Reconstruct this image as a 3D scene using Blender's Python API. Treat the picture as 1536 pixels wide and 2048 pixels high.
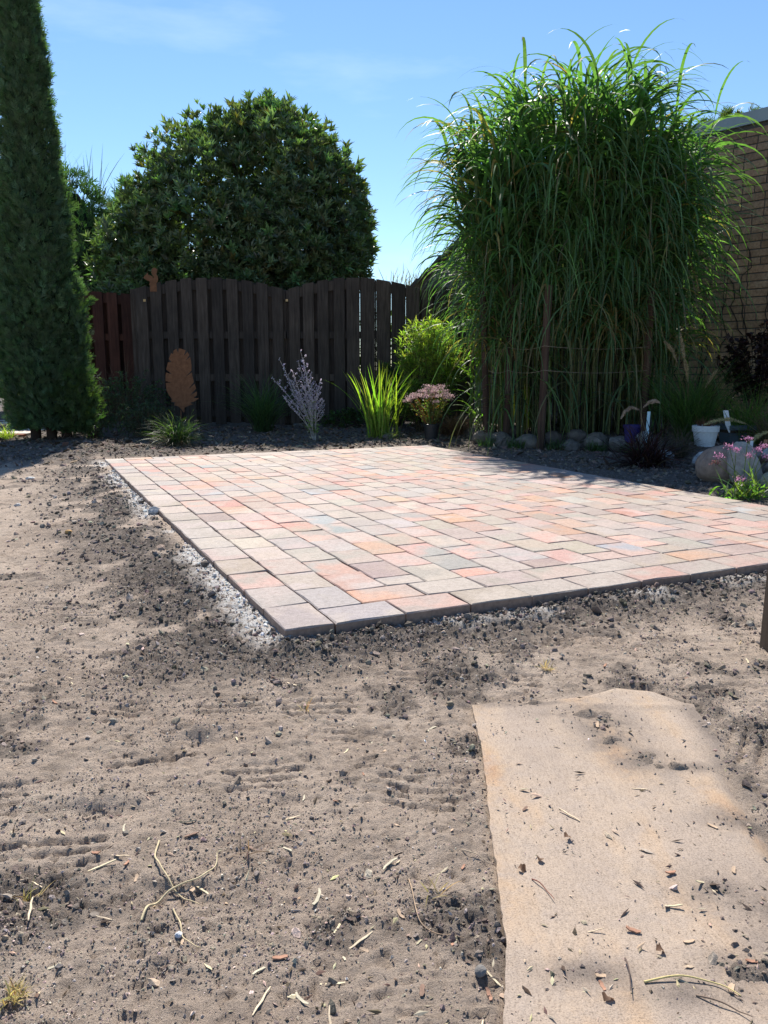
import bpy, math, random
import numpy as np

for o in list(bpy.data.objects): bpy.data.objects.remove(o)
SC = bpy.context.scene
COL = SC.collection
R = math.radians

# ------------------------------------------------------------------ camera
cam = bpy.data.cameras.new('camera'); cam_o = bpy.data.objects.new('camera', cam); COL.objects.link(cam_o)
cam.sensor_fit = 'VERTICAL'; cam.sensor_height = 36.0; cam.lens = 1600 / 2048 * 36
cam.clip_start = .02; cam.clip_end = 2000
cam_o.location = (0, 0, .705); cam_o.rotation_euler = (R(90 - 9.93), 0, 0)
SC.camera = cam_o
SC.render.resolution_x = 768; SC.render.resolution_y = 1024

# ------------------------------------------------------------------ light
SUN_EL, SUN_AZ = 48.5, -9.5
w = bpy.data.worlds.new('World'); SC.world = w; w.use_nodes = True
nt = w.node_tree; bg = nt.nodes['Background']
sky = nt.nodes.new('ShaderNodeTexSky'); sky.sky_type = 'NISHITA'; sky.sun_disc = False
sky.sun_elevation = R(SUN_EL); sky.sun_rotation = R(SUN_AZ); sky.air_density = 1.0; sky.dust_density = 0.0; sky.ozone_density = 4.0
tc = nt.nodes.new('ShaderNodeTexCoord'); mp = nt.nodes.new('ShaderNodeMapping'); mp.inputs['Scale'].default_value = (1.6, 1.6, 7.0)
mp.inputs['Location'].default_value = (.35, .2, .1)
nz = nt.nodes.new('ShaderNodeTexNoise'); nz.inputs['Scale'].default_value = 2.2; nz.inputs['Detail'].default_value = 6; nz.inputs['Roughness'].default_value = .55
rp = nt.nodes.new('ShaderNodeValToRGB'); rp.color_ramp.elements[0].position = .56; rp.color_ramp.elements[1].position = .9
rp.color_ramp.elements[1].color = (.2, .2, .2, 1)
mx = nt.nodes.new('ShaderNodeMix'); mx.data_type = 'RGBA'; mx.inputs[7].default_value = (9.5, 10.2, 11.0, 1)
L = nt.links.new
L(tc.outputs['Generated'], mp.inputs[0]); L(mp.outputs[0], nz.inputs['Vector']); L(nz.outputs[0], rp.inputs[0])
L(rp.outputs[0], mx.inputs[0]); hs = nt.nodes.new('ShaderNodeHueSaturation'); hs.inputs['Saturation'].default_value = 1.06; L(sky.outputs[0], hs.inputs['Color']); L(hs.outputs[0], mx.inputs[6]); L(mx.outputs[2], bg.inputs[0])
bg.inputs[1].default_value = .10
sun = bpy.data.lights.new('sun', 'SUN'); sun.energy = 5.0; sun.angle = R(.53); sun.color = (1, .935, .84)
sun_o = bpy.data.objects.new('sun', sun); COL.objects.link(sun_o)
sun_o.rotation_euler = (R(90 - SUN_EL), 0, R(180 - SUN_AZ)); sun_o.location = (3, 8, 12)
SC.view_settings.view_transform = 'Standard'; SC.view_settings.look = 'None'
SC.view_settings.exposure = .74; SC.view_settings.gamma = 1
SC.cycles.max_bounces = 6; SC.cycles.transparent_max_bounces = 4

# ------------------------------------------------------------------ helpers
rng = np.random.default_rng(7); random.seed(7)

def _hash(ix, iy, s):
    h = (ix.astype(np.int64) * 374761393 + iy.astype(np.int64) * 668265263 + s * 974634777) & 0xFFFFFFFF
    h = ((h ^ (h >> 13)) * 1274126177) & 0xFFFFFFFF
    return ((h ^ (h >> 16)) & 0xFFFFFF) / float(0xFFFFFF)
def vn(x, y, f, s=0):
    x = np.asarray(x, float) * f; y = np.asarray(y, float) * f
    ix = np.floor(x); iy = np.floor(y); fx = x - ix; fy = y - iy
    fx = fx * fx * fx * (fx * (fx * 6 - 15) + 10); fy = fy * fy * fy * (fy * (fy * 6 - 15) + 10)
    a = _hash(ix, iy, s); b = _hash(ix + 1, iy, s); c = _hash(ix, iy + 1, s); d = _hash(ix + 1, iy + 1, s)
    return (a + (b - a) * fx) * (1 - fy) + (c + (d - c) * fx) * fy
def fbm(x, y, f, s=0, o=4):
    t = 0; a = .5; n = 0
    for i in range(o):
        c, sn = math.cos(i * 1.3), math.sin(i * 1.3)
        t = t + a * vn(x * c - y * sn, x * sn + y * c, f, s + i * 17); n += a; a *= .5; f *= 2.03
    return t / n
def ss(a, b, x):
    t = np.clip((x - a) / (b - a), 0, 1); return t * t * (3 - 2 * t)
def nrm(v): return v / (np.linalg.norm(v, axis=-1, keepdims=True) + 1e-9)

SMOOTH_MATS = ('leaf', 'needle_spray', 'dry_plant')
class MB:
    def __init__(s): s.v = []; s.f = []; s.n = 0; s.c = []; s.sz = []
    def add(s, v, f, c=None):
        v = np.asarray(v, float).reshape(-1, 3); f = np.asarray(f, int)
        s.v.append(v); s.f.append((f + s.n).reshape(-1)); s.sz.append(np.full(len(f), f.shape[1])); s.n += len(v)
        if c is None: c = (.5, .5, .5)
        c = np.asarray(c, float)
        if c.ndim == 1: c = np.tile(c, (len(v), 1))
        s.c.append(c)
    def box(s, lo, hi, c=None):
        x0, y0, z0 = lo; x1, y1, z1 = hi
        v = [(x0,y0,z0),(x1,y0,z0),(x1,y1,z0),(x0,y1,z0),(x0,y0,z1),(x1,y0,z1),(x1,y1,z1),(x0,y1,z1)]
        s.add(v, [(0,3,2,1),(4,5,6,7),(0,1,5,4),(1,2,6,5),(2,3,7,6),(3,0,4,7)], c)
    def mesh(s, name, mat, smooth=False):
        V = np.concatenate(s.v); F = np.concatenate(s.f); Z = np.concatenate(s.sz); C = np.concatenate(s.c)
        m = bpy.data.meshes.new(name)
        m.vertices.add(len(V)); m.vertices.foreach_set('co', V.astype(np.float32).ravel())
        m.loops.add(len(F)); m.loops.foreach_set('vertex_index', F.astype(np.int32))
        m.polygons.add(len(Z)); st = np.concatenate([[0], np.cumsum(Z)[:-1]])
        m.polygons.foreach_set('loop_start', st.astype(np.int32)); m.polygons.foreach_set('loop_total', Z.astype(np.int32))
        sm_ = smooth or (mat is not None and mat.name in SMOOTH_MATS)
        m.polygons.foreach_set('use_smooth', np.full(len(Z), bool(sm_)))
        a = m.attributes.new('tint', 'FLOAT_COLOR', 'POINT')
        a.data.foreach_set('color', np.concatenate([C, np.ones((len(C), 1))], 1).astype(np.float32).ravel())
        m.update(calc_edges=True); m.validate()
        if mat: m.materials.append(mat)
        return m
    def build(s, name, mat, parent=None, smooth=False):
        return link(name, s.mesh(name, mat, smooth), parent)

def link(name, data, parent=None):
    o = bpy.data.objects.new(name, data); COL.objects.link(o)
    if parent: o.parent = parent
    return o
def tag(o, label, cat, group=None):
    o['label'] = label; o['category'] = cat
    if group: o['group'] = group
    return o
def thing(name, label, cat, loc=(0, 0, 0), rz=0, group=None):
    o = link(name, None); o.location = loc; o.rotation_euler = (0, 0, rz); o.empty_display_size = .1
    return tag(o, label, cat, group)
def kind(o, k): o['kind'] = k; return o

def tube(mb, P, rad, n=6, c=None, cap=True):
    P = np.asarray(P, float); k = len(P); rad = np.broadcast_to(np.asarray(rad, float), (k,))
    T = nrm(np.gradient(P, axis=0)); up = np.array([.13, .21, .97])
    if abs(T[0] @ up) > .9: up = np.array([1., .1, 0])
    A = nrm(np.cross(T, up)); B = np.cross(T, A); an = np.arange(n) * 2 * np.pi / n
    V = P[:, None] + rad[:, None, None] * (A[:, None] * np.cos(an)[None, :, None] + B[:, None] * np.sin(an)[None, :, None])
    F = [(i*n+j, i*n+(j+1)%n, (i+1)*n+(j+1)%n, (i+1)*n+j) for i in range(k-1) for j in range(n)]
    mb.add(V.reshape(-1, 3), F, c)
    if cap and n <= 8:
        mb.add(V[-1], [tuple(range(n))], c)
def tubes(mb, P, rad, n=3, C=None):
    """P [m,k,3] many thin tubes"""
    m, k, _ = P.shape; T = nrm(np.gradient(P, axis=1)); up = np.array([.31, .2, .1])
    A = nrm(np.cross(T, up)); B = np.cross(T, A); an = np.arange(n) * 2 * np.pi / n
    rad = np.broadcast_to(rad, (m, k))
    V = P[:, :, None] + rad[:, :, None, None] * (A[:, :, None] * np.cos(an)[None, None, :, None] + B[:, :, None] * np.sin(an)[None, None, :, None])
    f0 = np.array([(i*n+j, i*n+(j+1)%n, (i+1)*n+(j+1)%n, (i+1)*n+j) for i in range(k-1) for j in range(n)])
    F = (f0[None] + (np.arange(m) * k * n)[:, None, None]).reshape(-1, 4)
    C = np.repeat(np.broadcast_to(C, (m, 3)), k * n, 0)
    mb.add(V.reshape(-1, 3), F, C)
def blades(mb, base, az, e0, bend, Ln, wd, C, k=8, pw=1.4, twist=.3, tipc=None, r=rng):
    """arching ribbon blades; base [m,3]"""
    m = len(base); t = np.linspace(0, 1, k)
    el = e0[:, None] - bend[:, None] * t[None] ** pw
    d = np.stack([np.cos(el) * np.cos(az)[:, None], np.cos(el) * np.sin(az)[:, None], np.sin(el)], -1)
    st = Ln[:, None, None] / (k - 1) * d
    P = base[:, None] + np.concatenate([np.zeros((m, 1, 3)), np.cumsum(st[:, :-1], 1)], 1)
    tw = r.normal(0, twist, m)[:, None] + r.normal(0, twist, m)[:, None] * t[None]
    S0 = np.stack([-np.sin(az), np.cos(az), np.zeros(m)], -1)[:, None]
    Nn = np.cross(d, np.broadcast_to(S0, d.shape))
    S = S0 * np.cos(tw)[..., None] + Nn * np.sin(tw)[..., None]
    prof = np.minimum(1, .55 + 1.5 * t) * (1 - t ** 3.0) + .02
    W = (wd[:, None] * prof[None])[..., None] * .5
    V = np.stack([P - S * W, P + S * W], 2).reshape(m, 2 * k, 3)
    f0 = np.array([(2*i, 2*i+1, 2*i+3, 2*i+2) for i in range(k - 1)])
    F = (f0[None] + (np.arange(m) * 2 * k)[:, None, None]).reshape(-1, 4)
    C = np.broadcast_to(C, (m, 3)); Cv = np.repeat(C[:, None], 2 * k, 1)
    if tipc is not None:
        tt = np.repeat(t, 2)[None, :, None] ** 3
        Cv = Cv * (1 - tt) + np.asarray(tipc) * tt
    mb.add(V.reshape(-1, 3), F, Cv.reshape(-1, 3))
    return P
def leaves(mb, p, d, n, Ln, wd, C, fold=.25, droop=.15):
    """folded leaves: base p, direction d, normal-ish n"""
    m = len(p); d = nrm(d); S = nrm(np.cross(d, n)); n = np.cross(S, d)
    Ln = np.broadcast_to(Ln, (m,))[:, None]; wd = np.broadcast_to(wd, (m,))[:, None]
    mid = p + d * Ln * .48; tip = p + d * Ln - n * Ln * droop
    V = np.stack([p, mid - S * wd * .5 + n * wd * fold, mid - n * Ln * droop * .1, mid + S * wd * .5 + n * wd * fold, tip], 1)
    f0 = np.array([(0, 2, 1), (0, 3, 2), (1, 2, 4), (2, 3, 4)])
    F = (f0[None] + (np.arange(m) * 5)[:, None, None]).reshape(-1, 3)
    mb.add(V.reshape(-1, 3), F, np.repeat(np.broadcast_to(C, (m, 3)), 5, 0))
def unit(m, r=rng): return nrm(r.normal(size=(m, 3)))
def vary(c, m, s=.25, r=rng, hue=.12):
    c = np.asarray(c, float); b = np.exp(r.normal(0, s, (m, 1))); return np.clip(c * b * np.exp(r.normal(0, hue, (m, 3))), .002, .9)

_t = (1 + 5 ** .5) / 2
ICO_V = nrm(np.array([(-1,_t,0),(1,_t,0),(-1,-_t,0),(1,-_t,0),(0,-1,_t),(0,1,_t),(0,-1,-_t),(0,1,-_t),(_t,0,-1),(_t,0,1),(-_t,0,-1),(-_t,0,1)], float))
ICO_F = np.array([(0,11,5),(0,5,1),(0,1,7),(0,7,10),(0,10,11),(1,5,9),(5,11,4),(11,10,2),(10,7,6),(7,1,8),(3,9,4),(3,4,2),(3,2,6),(3,6,8),(3,8,9),(4,9,5),(2,4,11),(6,2,10),(8,6,7),(9,8,1)])
OCT_V = np.array([(1,0,0),(-1,0,0),(0,1,0),(0,-1,0),(0,0,1),(0,0,-1)], float)
OCT_F = np.array([(0,2,4),(2,1,4),(1,3,4),(3,0,4),(2,0,5),(1,2,5),(3,1,5),(0,3,5)])
def rotz(v, a):
    c, s = np.cos(a), np.sin(a); x, y = v[..., 0], v[..., 1]
    return np.stack([x * c - y * s, x * s + y * c, v[..., 2]], -1)
def scatter(mb, TV, TF, pos, scale, C, tilt=.4, jit=.25, r=rng):
    m = len(pos); V = TV[None] * (1 + r.normal(0, jit, (m, len(TV), 1))) * scale[:, None]
    ax = r.normal(0, tilt, (m, 2))[:, None]
    z = V[..., 2:3] + V[..., 0:1] * ax[..., 0:1] + V[..., 1:2] * ax[..., 1:2]
    V = np.concatenate([V[..., :2], z], -1); V = rotz(V, r.uniform(0, 6.28, m)[:, None]) + pos[:, None]
    F = (TF[None] + (np.arange(m) * len(TV))[:, None, None]).reshape(-1, TF.shape[1])
    mb.add(V.reshape(-1, 3), F, np.repeat(np.broadcast_to(C, (m, 3)), len(TV), 0))

# ------------------------------------------------------------------ materials
class NB:
    def __init__(s, name):
        s.m = bpy.data.materials.new(name); s.m.use_nodes = True; s.t = s.m.node_tree
        s.p = s.t.nodes['Principled BSDF']; s.out = s.t.nodes['Material Output']
    def n(s, ty, **k):
        n = s.t.nodes.new(ty)
        for a, b in k.items(): setattr(n, a, b)
        return n
    def l(s, a, b): s.t.links.new(a, b)
    def attr(s, name, ty='GEOMETRY'):
        n = s.n('ShaderNodeAttribute', attribute_name=name, attribute_type=ty); return n
    def noise(s, scale, detail=3, rough=.6, vec=None, sc=None):
        n = s.n('ShaderNodeTexNoise'); n.inputs['Scale'].default_value = scale; n.inputs['Detail'].default_value = detail; n.inputs['Roughness'].default_value = rough
        if vec is None: vec = s.n('ShaderNodeTexCoord').outputs['Object']
        if sc:
            m = s.n('ShaderNodeMapping'); m.inputs['Scale'].default_value = sc; s.l(vec, m.inputs[0]); vec = m.outputs[0]
        s.l(vec, n.inputs['Vector']); return n.outputs['Fac']
    def ramp(s, fac, stops):
        n = s.n('ShaderNodeValToRGB'); cr = n.color_ramp
        while len(cr.elements) < len(stops): cr.elements.new(.5)
        for e, (p, c) in zip(cr.elements, stops): e.position = p; e.color = (*c, 1) if len(c) == 3 else c
        s.l(fac, n.inputs[0]); return n.outputs[0]
    def mix(s, f, a, b, mode='MIX'):
        n = s.n('ShaderNodeMix', data_type='RGBA', blend_type=mode)
        for i, x in ((0, f), (6, a), (7, b)):
            if isinstance(x, (int, float)): n.inputs[i].default_value = x
            elif isinstance(x, (tuple, list)): n.inputs[i].default_value = (*x, 1)[:4]
            else: s.l(x, n.inputs[i])
        return n.outputs[2]
    def math(s, op, a, b=0., clamp=False):
        n = s.n('ShaderNodeMath', operation=op, use_clamp=clamp)
        for i, x in enumerate((a, b)):
            if isinstance(x, (int, float)): n.inputs[i].default_value = x
            else: s.l(x, n.inputs[i])
        return n.outputs[0]
    def bump(s, h, st=.5, d=.005, prev=None):
        n = s.n('ShaderNodeBump'); n.inputs['Strength'].default_value = st; n.inputs['Distance'].default_value = d; s.l(h, n.inputs['Height'])
        if prev is not None: s.l(prev, n.inputs['Normal'])
        return n.outputs[0]
    def fin(s, col=None, rough=.8, spec=.3, normal=None, metal=0):
        if col is not None:
            if isinstance(col, tuple): s.p.inputs['Base Color'].default_value = (*col, 1)
            else: s.l(col, s.p.inputs['Base Color'])
        if isinstance(rough, (int, float)): s.p.inputs['Roughness'].default_value = rough
        else: s.l(rough, s.p.inputs['Roughness'])
        s.p.inputs['Specular IOR Level'].default_value = spec; s.p.inputs['Metallic'].default_value = metal
        if normal is not None: s.l(normal, s.p.inputs['Normal'])
        return s.m

def m_foliage(name, rough, spec, trans, boost=(1.25, 1.5, .45)):
    b = NB(name); a = b.attr('tint').outputs['Color']
    n = b.noise(30, 2); c = b.mix(1.0, a, b.ramp(n, [(.3, (.75, .75, .75)), (.7, (1.2, 1.2, 1.2))]), 'MULTIPLY')
    b.fin(c, rough, spec)
    tr = b.n('ShaderNodeBsdfTranslucent'); b.l(b.mix(1.0, c, (boost[0] * 2, boost[1] * 2, boost[2] * 2), 'MULTIPLY'), tr.inputs[0])
    ms = b.n('ShaderNodeMixShader'); ms.inputs[0].default_value = trans
    b.l(b.p.outputs[0], ms.inputs[1]); b.l(tr.outputs[0], ms.inputs[2]); b.l(ms.outputs[0], b.out.inputs[0])
    return b.m
M_LEAF = m_foliage('leaf', .5, .35, .42)
M_NEEDLE = m_foliage('needle_spray', .6, .3, .25)
M_LEATHER = m_foliage('leathery_leaf', .36, .5, .2)
M_DRY = m_foliage('dry_plant', .7, .2, .3, (1, .95, .8))
M_PETAL = m_foliage('petal', .6, .2, .4, (1, .9, 1))

def m_tint(name, rough=.85, spec=.25, nsc=60, amt=.35, bd=.003, bs=.6, nsc2=None):
    b = NB(name); a = b.attr('tint').outputs['Color']; n = b.noise(nsc, 5, .65)
    c = b.mix(1.0, a, b.ramp(n, [(.25, (1 - amt,) * 3), (.75, (1 + amt,) * 3)]), 'MULTIPLY')
    return b.fin(c, rough, spec, b.bump(n, bs, bd))
M_CLOD = m_tint('soil_clod', .95, .1, 180, .4, .003, .8)
M_ROCK = m_tint('field_stone', .8, .3, 22, .4, .012, .7)
M_BARKCHIP = m_tint('bark_chip', .85, .2, 90, .35, .002)
M_BARK = m_tint('tree_bark', .9, .15, 35, .4, .01)
M_CHIP = m_tint('dry_wood_chip', .8, .2, 120, .25, .001)
M_PLASTIC = m_tint('pot_plastic', .45, .4, 40, .1, .0005, .2)

def m_soil():
    b = NB('bare_soil'); damp = b.attr('damp').outputs['Fac']; grit = b.attr('grit').outputs['Fac']
    n1 = b.noise(3.0, 6, .6); n2 = b.noise(45, 6, .7); n3 = b.noise(330, 6, .75)
    dry = b.ramp(n1, [(.3, (.345, .272, .218)), (.55, (.43, .348, .283)), (.75, (.475, .392, .323))])
    dry = b.mix(1.0, dry, b.ramp(n2, [(.28, (.60, .59, .58)), (.45, (.97, .97, .97)), (.75, (1.12, 1.12, 1.1))]), 'MULTIPLY')
    n5 = b.noise(13, 5, .65); dry = b.mix(1.0, dry, b.ramp(n5, [(.34, (.74, .735, .73)), (.5, (1, 1, 1)), (.68, (1.07, 1.06, 1.05))]), 'MULTIPLY')
    wet = b.ramp(n2, [(.3, (.062, .054, .048)), (.52, (.13, .111, .098)), (.7, (.27, .227, .196))])
    c = b.mix(damp, dry, wet)
    c = b.mix(1.0, c, b.ramp(n3, [(.28, (.36, .35, .34)), (.44, (1, 1, 1)), (.7, (1.14, 1.14, 1.12))]), 'MULTIPLY')
    gm = b.math('MULTIPLY', grit, b.ramp(n2, [(.38, (0, 0, 0)), (.55, (1, 1, 1))]))
    c = b.mix(gm, c, (.60, .59, .57))
    nm = b.bump(n3, 1.0, .006, b.bump(n2, .75, .012))
    return b.fin(c, .95, .12, nm)
M_SOIL = m_soil()

def m_mat():
    b = NB('dusty_mat'); tcn = b.n('ShaderNodeTexCoord').outputs['Object']
    n1 = b.noise(2.6, 4, .5, tcn, (3.2, .9, 1)); n2 = b.noise(22, 6, .7, tcn); n3 = b.noise(170, 4, .75, tcn, (2.0, .55, 1)); n4 = b.noise(420, 2, .7, tcn)
    c = b.ramp(n1, [(.35, (.34, .275, .225)), (.50, (.385, .306, .24)), (.60, (.405, .297, .208)), (.70, (.40, .258, .165))])
    c = b.mix(b.ramp(n2, [(.45, (0, 0, 0)), (.66, (.8, .8, .8))]), c, (.35, .288, .242))
    c = b.mix(b.math('MULTIPLY', b.attr('dirt').outputs['Fac'], b.ramp(n2, [(.30, (.25, .25, .25)), (.55, (1, 1, 1))])), c, (.17, .14, .12))
    c = b.mix(1.0, c, b.ramp(n3, [(.25, (.72, .71, .70)), (.5, (1, 1, 1)), (.8, (1.16, 1.16, 1.15))]), 'MULTIPLY')
    c = b.mix(1.0, c, b.ramp(n4, [(.3, (.6, .59, .58)), (.45, (1, 1, 1)), (.75, (1.12, 1.12, 1.1))]), 'MULTIPLY')
    return b.fin(c, .95, .1, b.bump(n4, .5, .002, b.bump(n3, .5, .003)))
M_MAT = m_mat()

def m_paver(name, ty):
    b = NB(name); A = b.attr('tint_a', ty).outputs['Color']; Bc = b.attr('tint_b', ty).outputs['Color']
    g = b.n('ShaderNodeNewGeometry').outputs['Position']
    n1 = b.noise(6.5, 3, .5, g); n2 = b.noise(75, 5, .7, g); n3 = b.noise(420, 3, .7, g)
    v = b.n('ShaderNodeTexVoronoi'); v.inputs['Scale'].default_value = 260; b.l(g, v.inputs['Vector'])
    c = b.mix(b.ramp(n1, [(.42, (0, 0, 0)), (.58, (1, 1, 1))]), A, Bc)
    nd = b.noise(1.7, 5, .6, g); c = b.mix(b.ramp(nd, [(.48, (0, 0, 0)), (.72, (.45, .45, .45))]), c, (.36, .30, .26))
    c = b.mix(1.0, c, b.ramp(n2, [(.28, (.74, .73, .72)), (.5, (1, 1, 1)), (.74, (1.2, 1.2, 1.2))]), 'MULTIPLY')
    c = b.mix(b.ramp(v.outputs['Color'], [(.86, (0, 0, 0)), (.95, (.4, .4, .4))]), c, (.55, .50, .46))
    c = b.mix(1.0, c, b.ramp(n3, [(.3, (.68, .67, .66)), (.48, (1, 1, 1)), (.72, (1.1, 1.1, 1.1))]), 'MULTIPLY')
    nm = b.bump(n3, .55, .0025, b.bump(n2, .5, .004))
    return b.fin(c, .72, .35, nm)
M_PAVER = m_paver('concrete_paver', 'OBJECT'); M_PAVER_G = m_paver('concrete_paver_far', 'GEOMETRY')

def m_wood(name, c0, c1, c2, rough=.85, sc=(14, 14, 1.1)):
    b = NB(name); tcn = b.n('ShaderNodeTexCoord').outputs['Object']
    oi = b.n('ShaderNodeObjectInfo'); ad = b.n('ShaderNodeVectorMath', operation='ADD'); b.l(tcn, ad.inputs[0]); 
    cm = b.n('ShaderNodeCombineXYZ'); b.l(b.math('MULTIPLY', oi.outputs['Random'], 31.), cm.inputs[0]); b.l(b.math('MULTIPLY', oi.outputs['Random'], 17.), cm.inputs[2]); b.l(cm.outputs[0], ad.inputs[1])
    n1 = b.noise(3.2, 5, .6, ad.outputs[0], sc); n2 = b.noise(2.2, 3, .6, ad.outputs[0])
    c = b.ramp(n1, [(.25, c0), (.5, c1), (.78, c2)])
    c = b.mix(1.0, c, b.ramp(n2, [(.3, (.7, .72, .74)), (.7, (1.2, 1.18, 1.15))]), 'MULTIPLY')
    c = b.mix(1.0, c, b.ramp(oi.outputs['Random'], [(0, (.7, .7, .72)), (1, (1.3, 1.25, 1.2))]), 'MULTIPLY')
    return b.fin(c, rough, .2, b.bump(n1, .5, .004))
M_FENCE = m_wood('weathered_fence_wood', (.032, .026, .022), (.062, .051, .044), (.10, .085, .074))
M_FENCE_RED = m_wood('reddish_fence_wood', (.035, .016, .012), (.065, .028, .02), (.10, .045, .032))
M_SHED = m_wood('grey_shed_wood', (.09, .088, .088), (.19, .18, .175), (.30, .285, .27), sc=(1.2, 14, 14))
M_STAKE = m_wood('stake_wood', (.035, .024, .019), (.075, .048, .036), (.11, .078, .058))
M_POST = m_wood('planed_post_wood', (.10, .07, .045), (.19, .135, .09), (.26, .19, .13))

def m_brick(name):
    b = NB(name); oi = b.n('ShaderNodeObjectInfo').outputs['Random']; a = b.attr('tint').outputs['Color']
    g = b.n('ShaderNodeNewGeometry').outputs['Position']; n = b.noise(38, 5, .7, g); n2 = b.noise(4.5, 2, .5, g)
    c = b.ramp(n2, [(.3, (.30, .18, .11)), (.45, (.39, .25, .155)), (.6, (.34, .21, .13)), (.72, (.43, .295, .19))])
    c = b.mix(1.0, c, b.ramp(oi, [(0, (.72, .70, .68)), (.5, (1, 1, 1)), (1, (1.2, 1.15, 1.1))]), 'MULTIPLY')
    c = b.mix(1.0, c, b.ramp(n, [(.3, (.6, .6, .6)), (.7, (1.2, 1.2, 1.2))]), 'MULTIPLY')
    return b.fin(c, .85, .2, b.bump(n, .6, .004))
M_BRICK = m_brick('yellow_brown_brick')
def m_plain(name, c, rough=.8, nsc=30, amt=.2, metal=0, spec=.3, bd=.002):
    b = NB(name); n = b.noise(nsc, 5, .65)
    cc = b.ramp(n, [(.25, tuple(x * (1 - amt) for x in c)), (.75, tuple(min(1, x * (1 + amt)) for x in c))])
    return b.fin(cc, rough, spec, b.bump(n, .4, bd), metal)
M_PSIDE = m_plain('paver_side_shaded', (.25, .18, .145), .9, 70, .3)  # paver sides: concrete darkened so the colour carries the shade on those faces
M_MORTAR = m_plain('dark_mortar', (.085, .075, .068), .95, 60, .3)
M_FASCIA = m_plain('grey_painted_fascia', (.30, .34, .35), .5, 6, .08)
M_ROOF = m_plain('roof_felt', (.06, .06, .062), .9, 20, .3)
M_RUST = m_plain('rusty_steel', (.20, .095, .05), .85, 26, .35, spec=.2)
M_SLAB = m_plain('pale_slab', (.52, .46, .40), .85, 25, .15)
M_REDKERB = m_plain('red_kerb', (.32, .13, .08), .85, 25, .25)
M_BED = m_plain('bedding_sand', (.16, .14, .125), .95, 80, .35)
M_ROPE = m_plain('twine', (.30, .25, .18), .9, 200, .2)
M_LABELW = m_plain('white_plant_label', (.75, .77, .78), .5, 20, .05)
M_LABELC = m_plain('pale_blue_label', (.45, .68, .78), .5, 20, .05)
M_LABELT = m_plain('terracotta_label', (.45, .20, .12), .6, 20, .1)
M_LABELO = m_plain('orange_print', (.55, .18, .05), .6, 20, .1)
M_BRASS = m_plain('brass_clip', (.60, .40, .18), .45, 40, .1)
M_ROOFSH = m_plain('shed_roof_shingle', (.10, .085, .08), .9, 18, .3)

# ------------------------------------------------------------------ ground
TH = R(24.6); PO = np.array([-.257, 1.994]); PV = np.array([math.cos(TH), math.sin(TH)]); PU = np.array([-math.sin(TH), math.cos(TH)])
PW, PL = 2.80, 4.55
PTOP = .045
def puv(x, y):
    dx, dy = x - PO[0], y - PO[1]; return dx * PV[0] + dy * PV[1], dx * PU[0] + dy * PU[1]
def pxy(v, u): return PO[0] + PV[0] * v + PU[0] * u, PO[1] + PV[1] * v + PU[1] * u

MATL = np.array([(.10, .30), (.129, .768), (.15, .882), (.162, 1.093), (.187, 1.414), (.194, 1.75)])
MATR = np.array([(.54, .30), (.575, .8), (.605, 1.16), (.622, 1.251), (.646, 1.435), (.655, 1.596), (.62, 1.75)])
def mat_lr(y): return np.interp(y, MATL[:, 1], MATL[:, 0]), np.interp(y, MATR[:, 1], MATR[:, 0])
def mat_top(s): return np.interp(s, [0, .15, .45, .75, .9, 1], [1.609, 1.628, 1.685, 1.735, 1.71, 1.63])
def mat_mask(x, y, pad=0.):
    l, r = mat_lr(y); s = np.clip((x - l) / (r - l), 0, 1)
    return ss(-pad - .012, -pad + .012, x - l) * ss(-pad - .012, -pad + .012, r - x) * ss(-pad - .012, -pad + .012, mat_top(s) - y)
TREAD = [(-.138, 1.622, 8, .18, .13), (-.574, 1.827, -12, .15, .12), (.06, 1.284, -14, .17, .18), (-.509, 1.044, 12, .22, .15), (.566, 2.03, -6, .30, .12),
         (.121, 1.811, 4, .2, .12), (-.30, 1.86, 14, .24, .12), (-.80, 2.638, 2, .28, .14), (.33, 1.99, 0, .22, .12),
         (.71, 1.414, 60, .22, .13), (-.85, 1.676, -8, .2, .13), (-1.3, 3.1, 20, .3, .16), (-.45, 1.40, 20, .2, .12), (.75, 1.75, 14, .22, .12), (-.05, 1.50, -10, .16, .12), (-.20, 1.32, 12, .18, .12), (-.72, 1.95, 4, .24, .13), (.45, 2.15, 18, .26, .11), (-.58, 1.60, -6, .18, .12), (-.62, 1.22, 16, .2, .14), (-.95, 2.25, 6, .26, .14), (-.33, 1.62, 6, .16, .12), (.02, 1.92, 10, .2, .1), (.30, 1.78, -8, .16, .1)]
DIRT_ON_MAT = [(.44, 1.50, .055, .09), (.47, 1.36, .05, .05), (.46, .985, .05, .03), (.53, .92, .07, .075), (.56, .80, .1, .1), (.30, 1.62, .09, .02), (.56, 1.16, .05, .03), (.24, .83, .05, .02), (.44, .84, .05, .03), (.60, 1.02, .04, .08), (.40, 1.56, .07, .015), (.42, 1.42, .03, .03), (.54, 1.33, .06, .015), (.63, 1.3, .03, .1), (.64, 1.5, .02, .1), (.35, .80, .07, .02)]
def bedmask(x, y):
    v, u = puv(x, y); return ss(4.62, 5.0, u + .25 * (fbm(x, y, 1.1, 91) - .5))
def rockbed(x, y):
    # raised bed behind the row of stones on the right
    d1 = y - np.interp(x, [.5, .95, 1.5, 2.05, 2.3, 2.5, 2.8, 6], [9.2, 7.62, 7.5, 7.05, 6.25, 5.75, 5.25, 3.2]); return ss(0, .35, d1) * ss(.6, 1.0, x)
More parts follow.
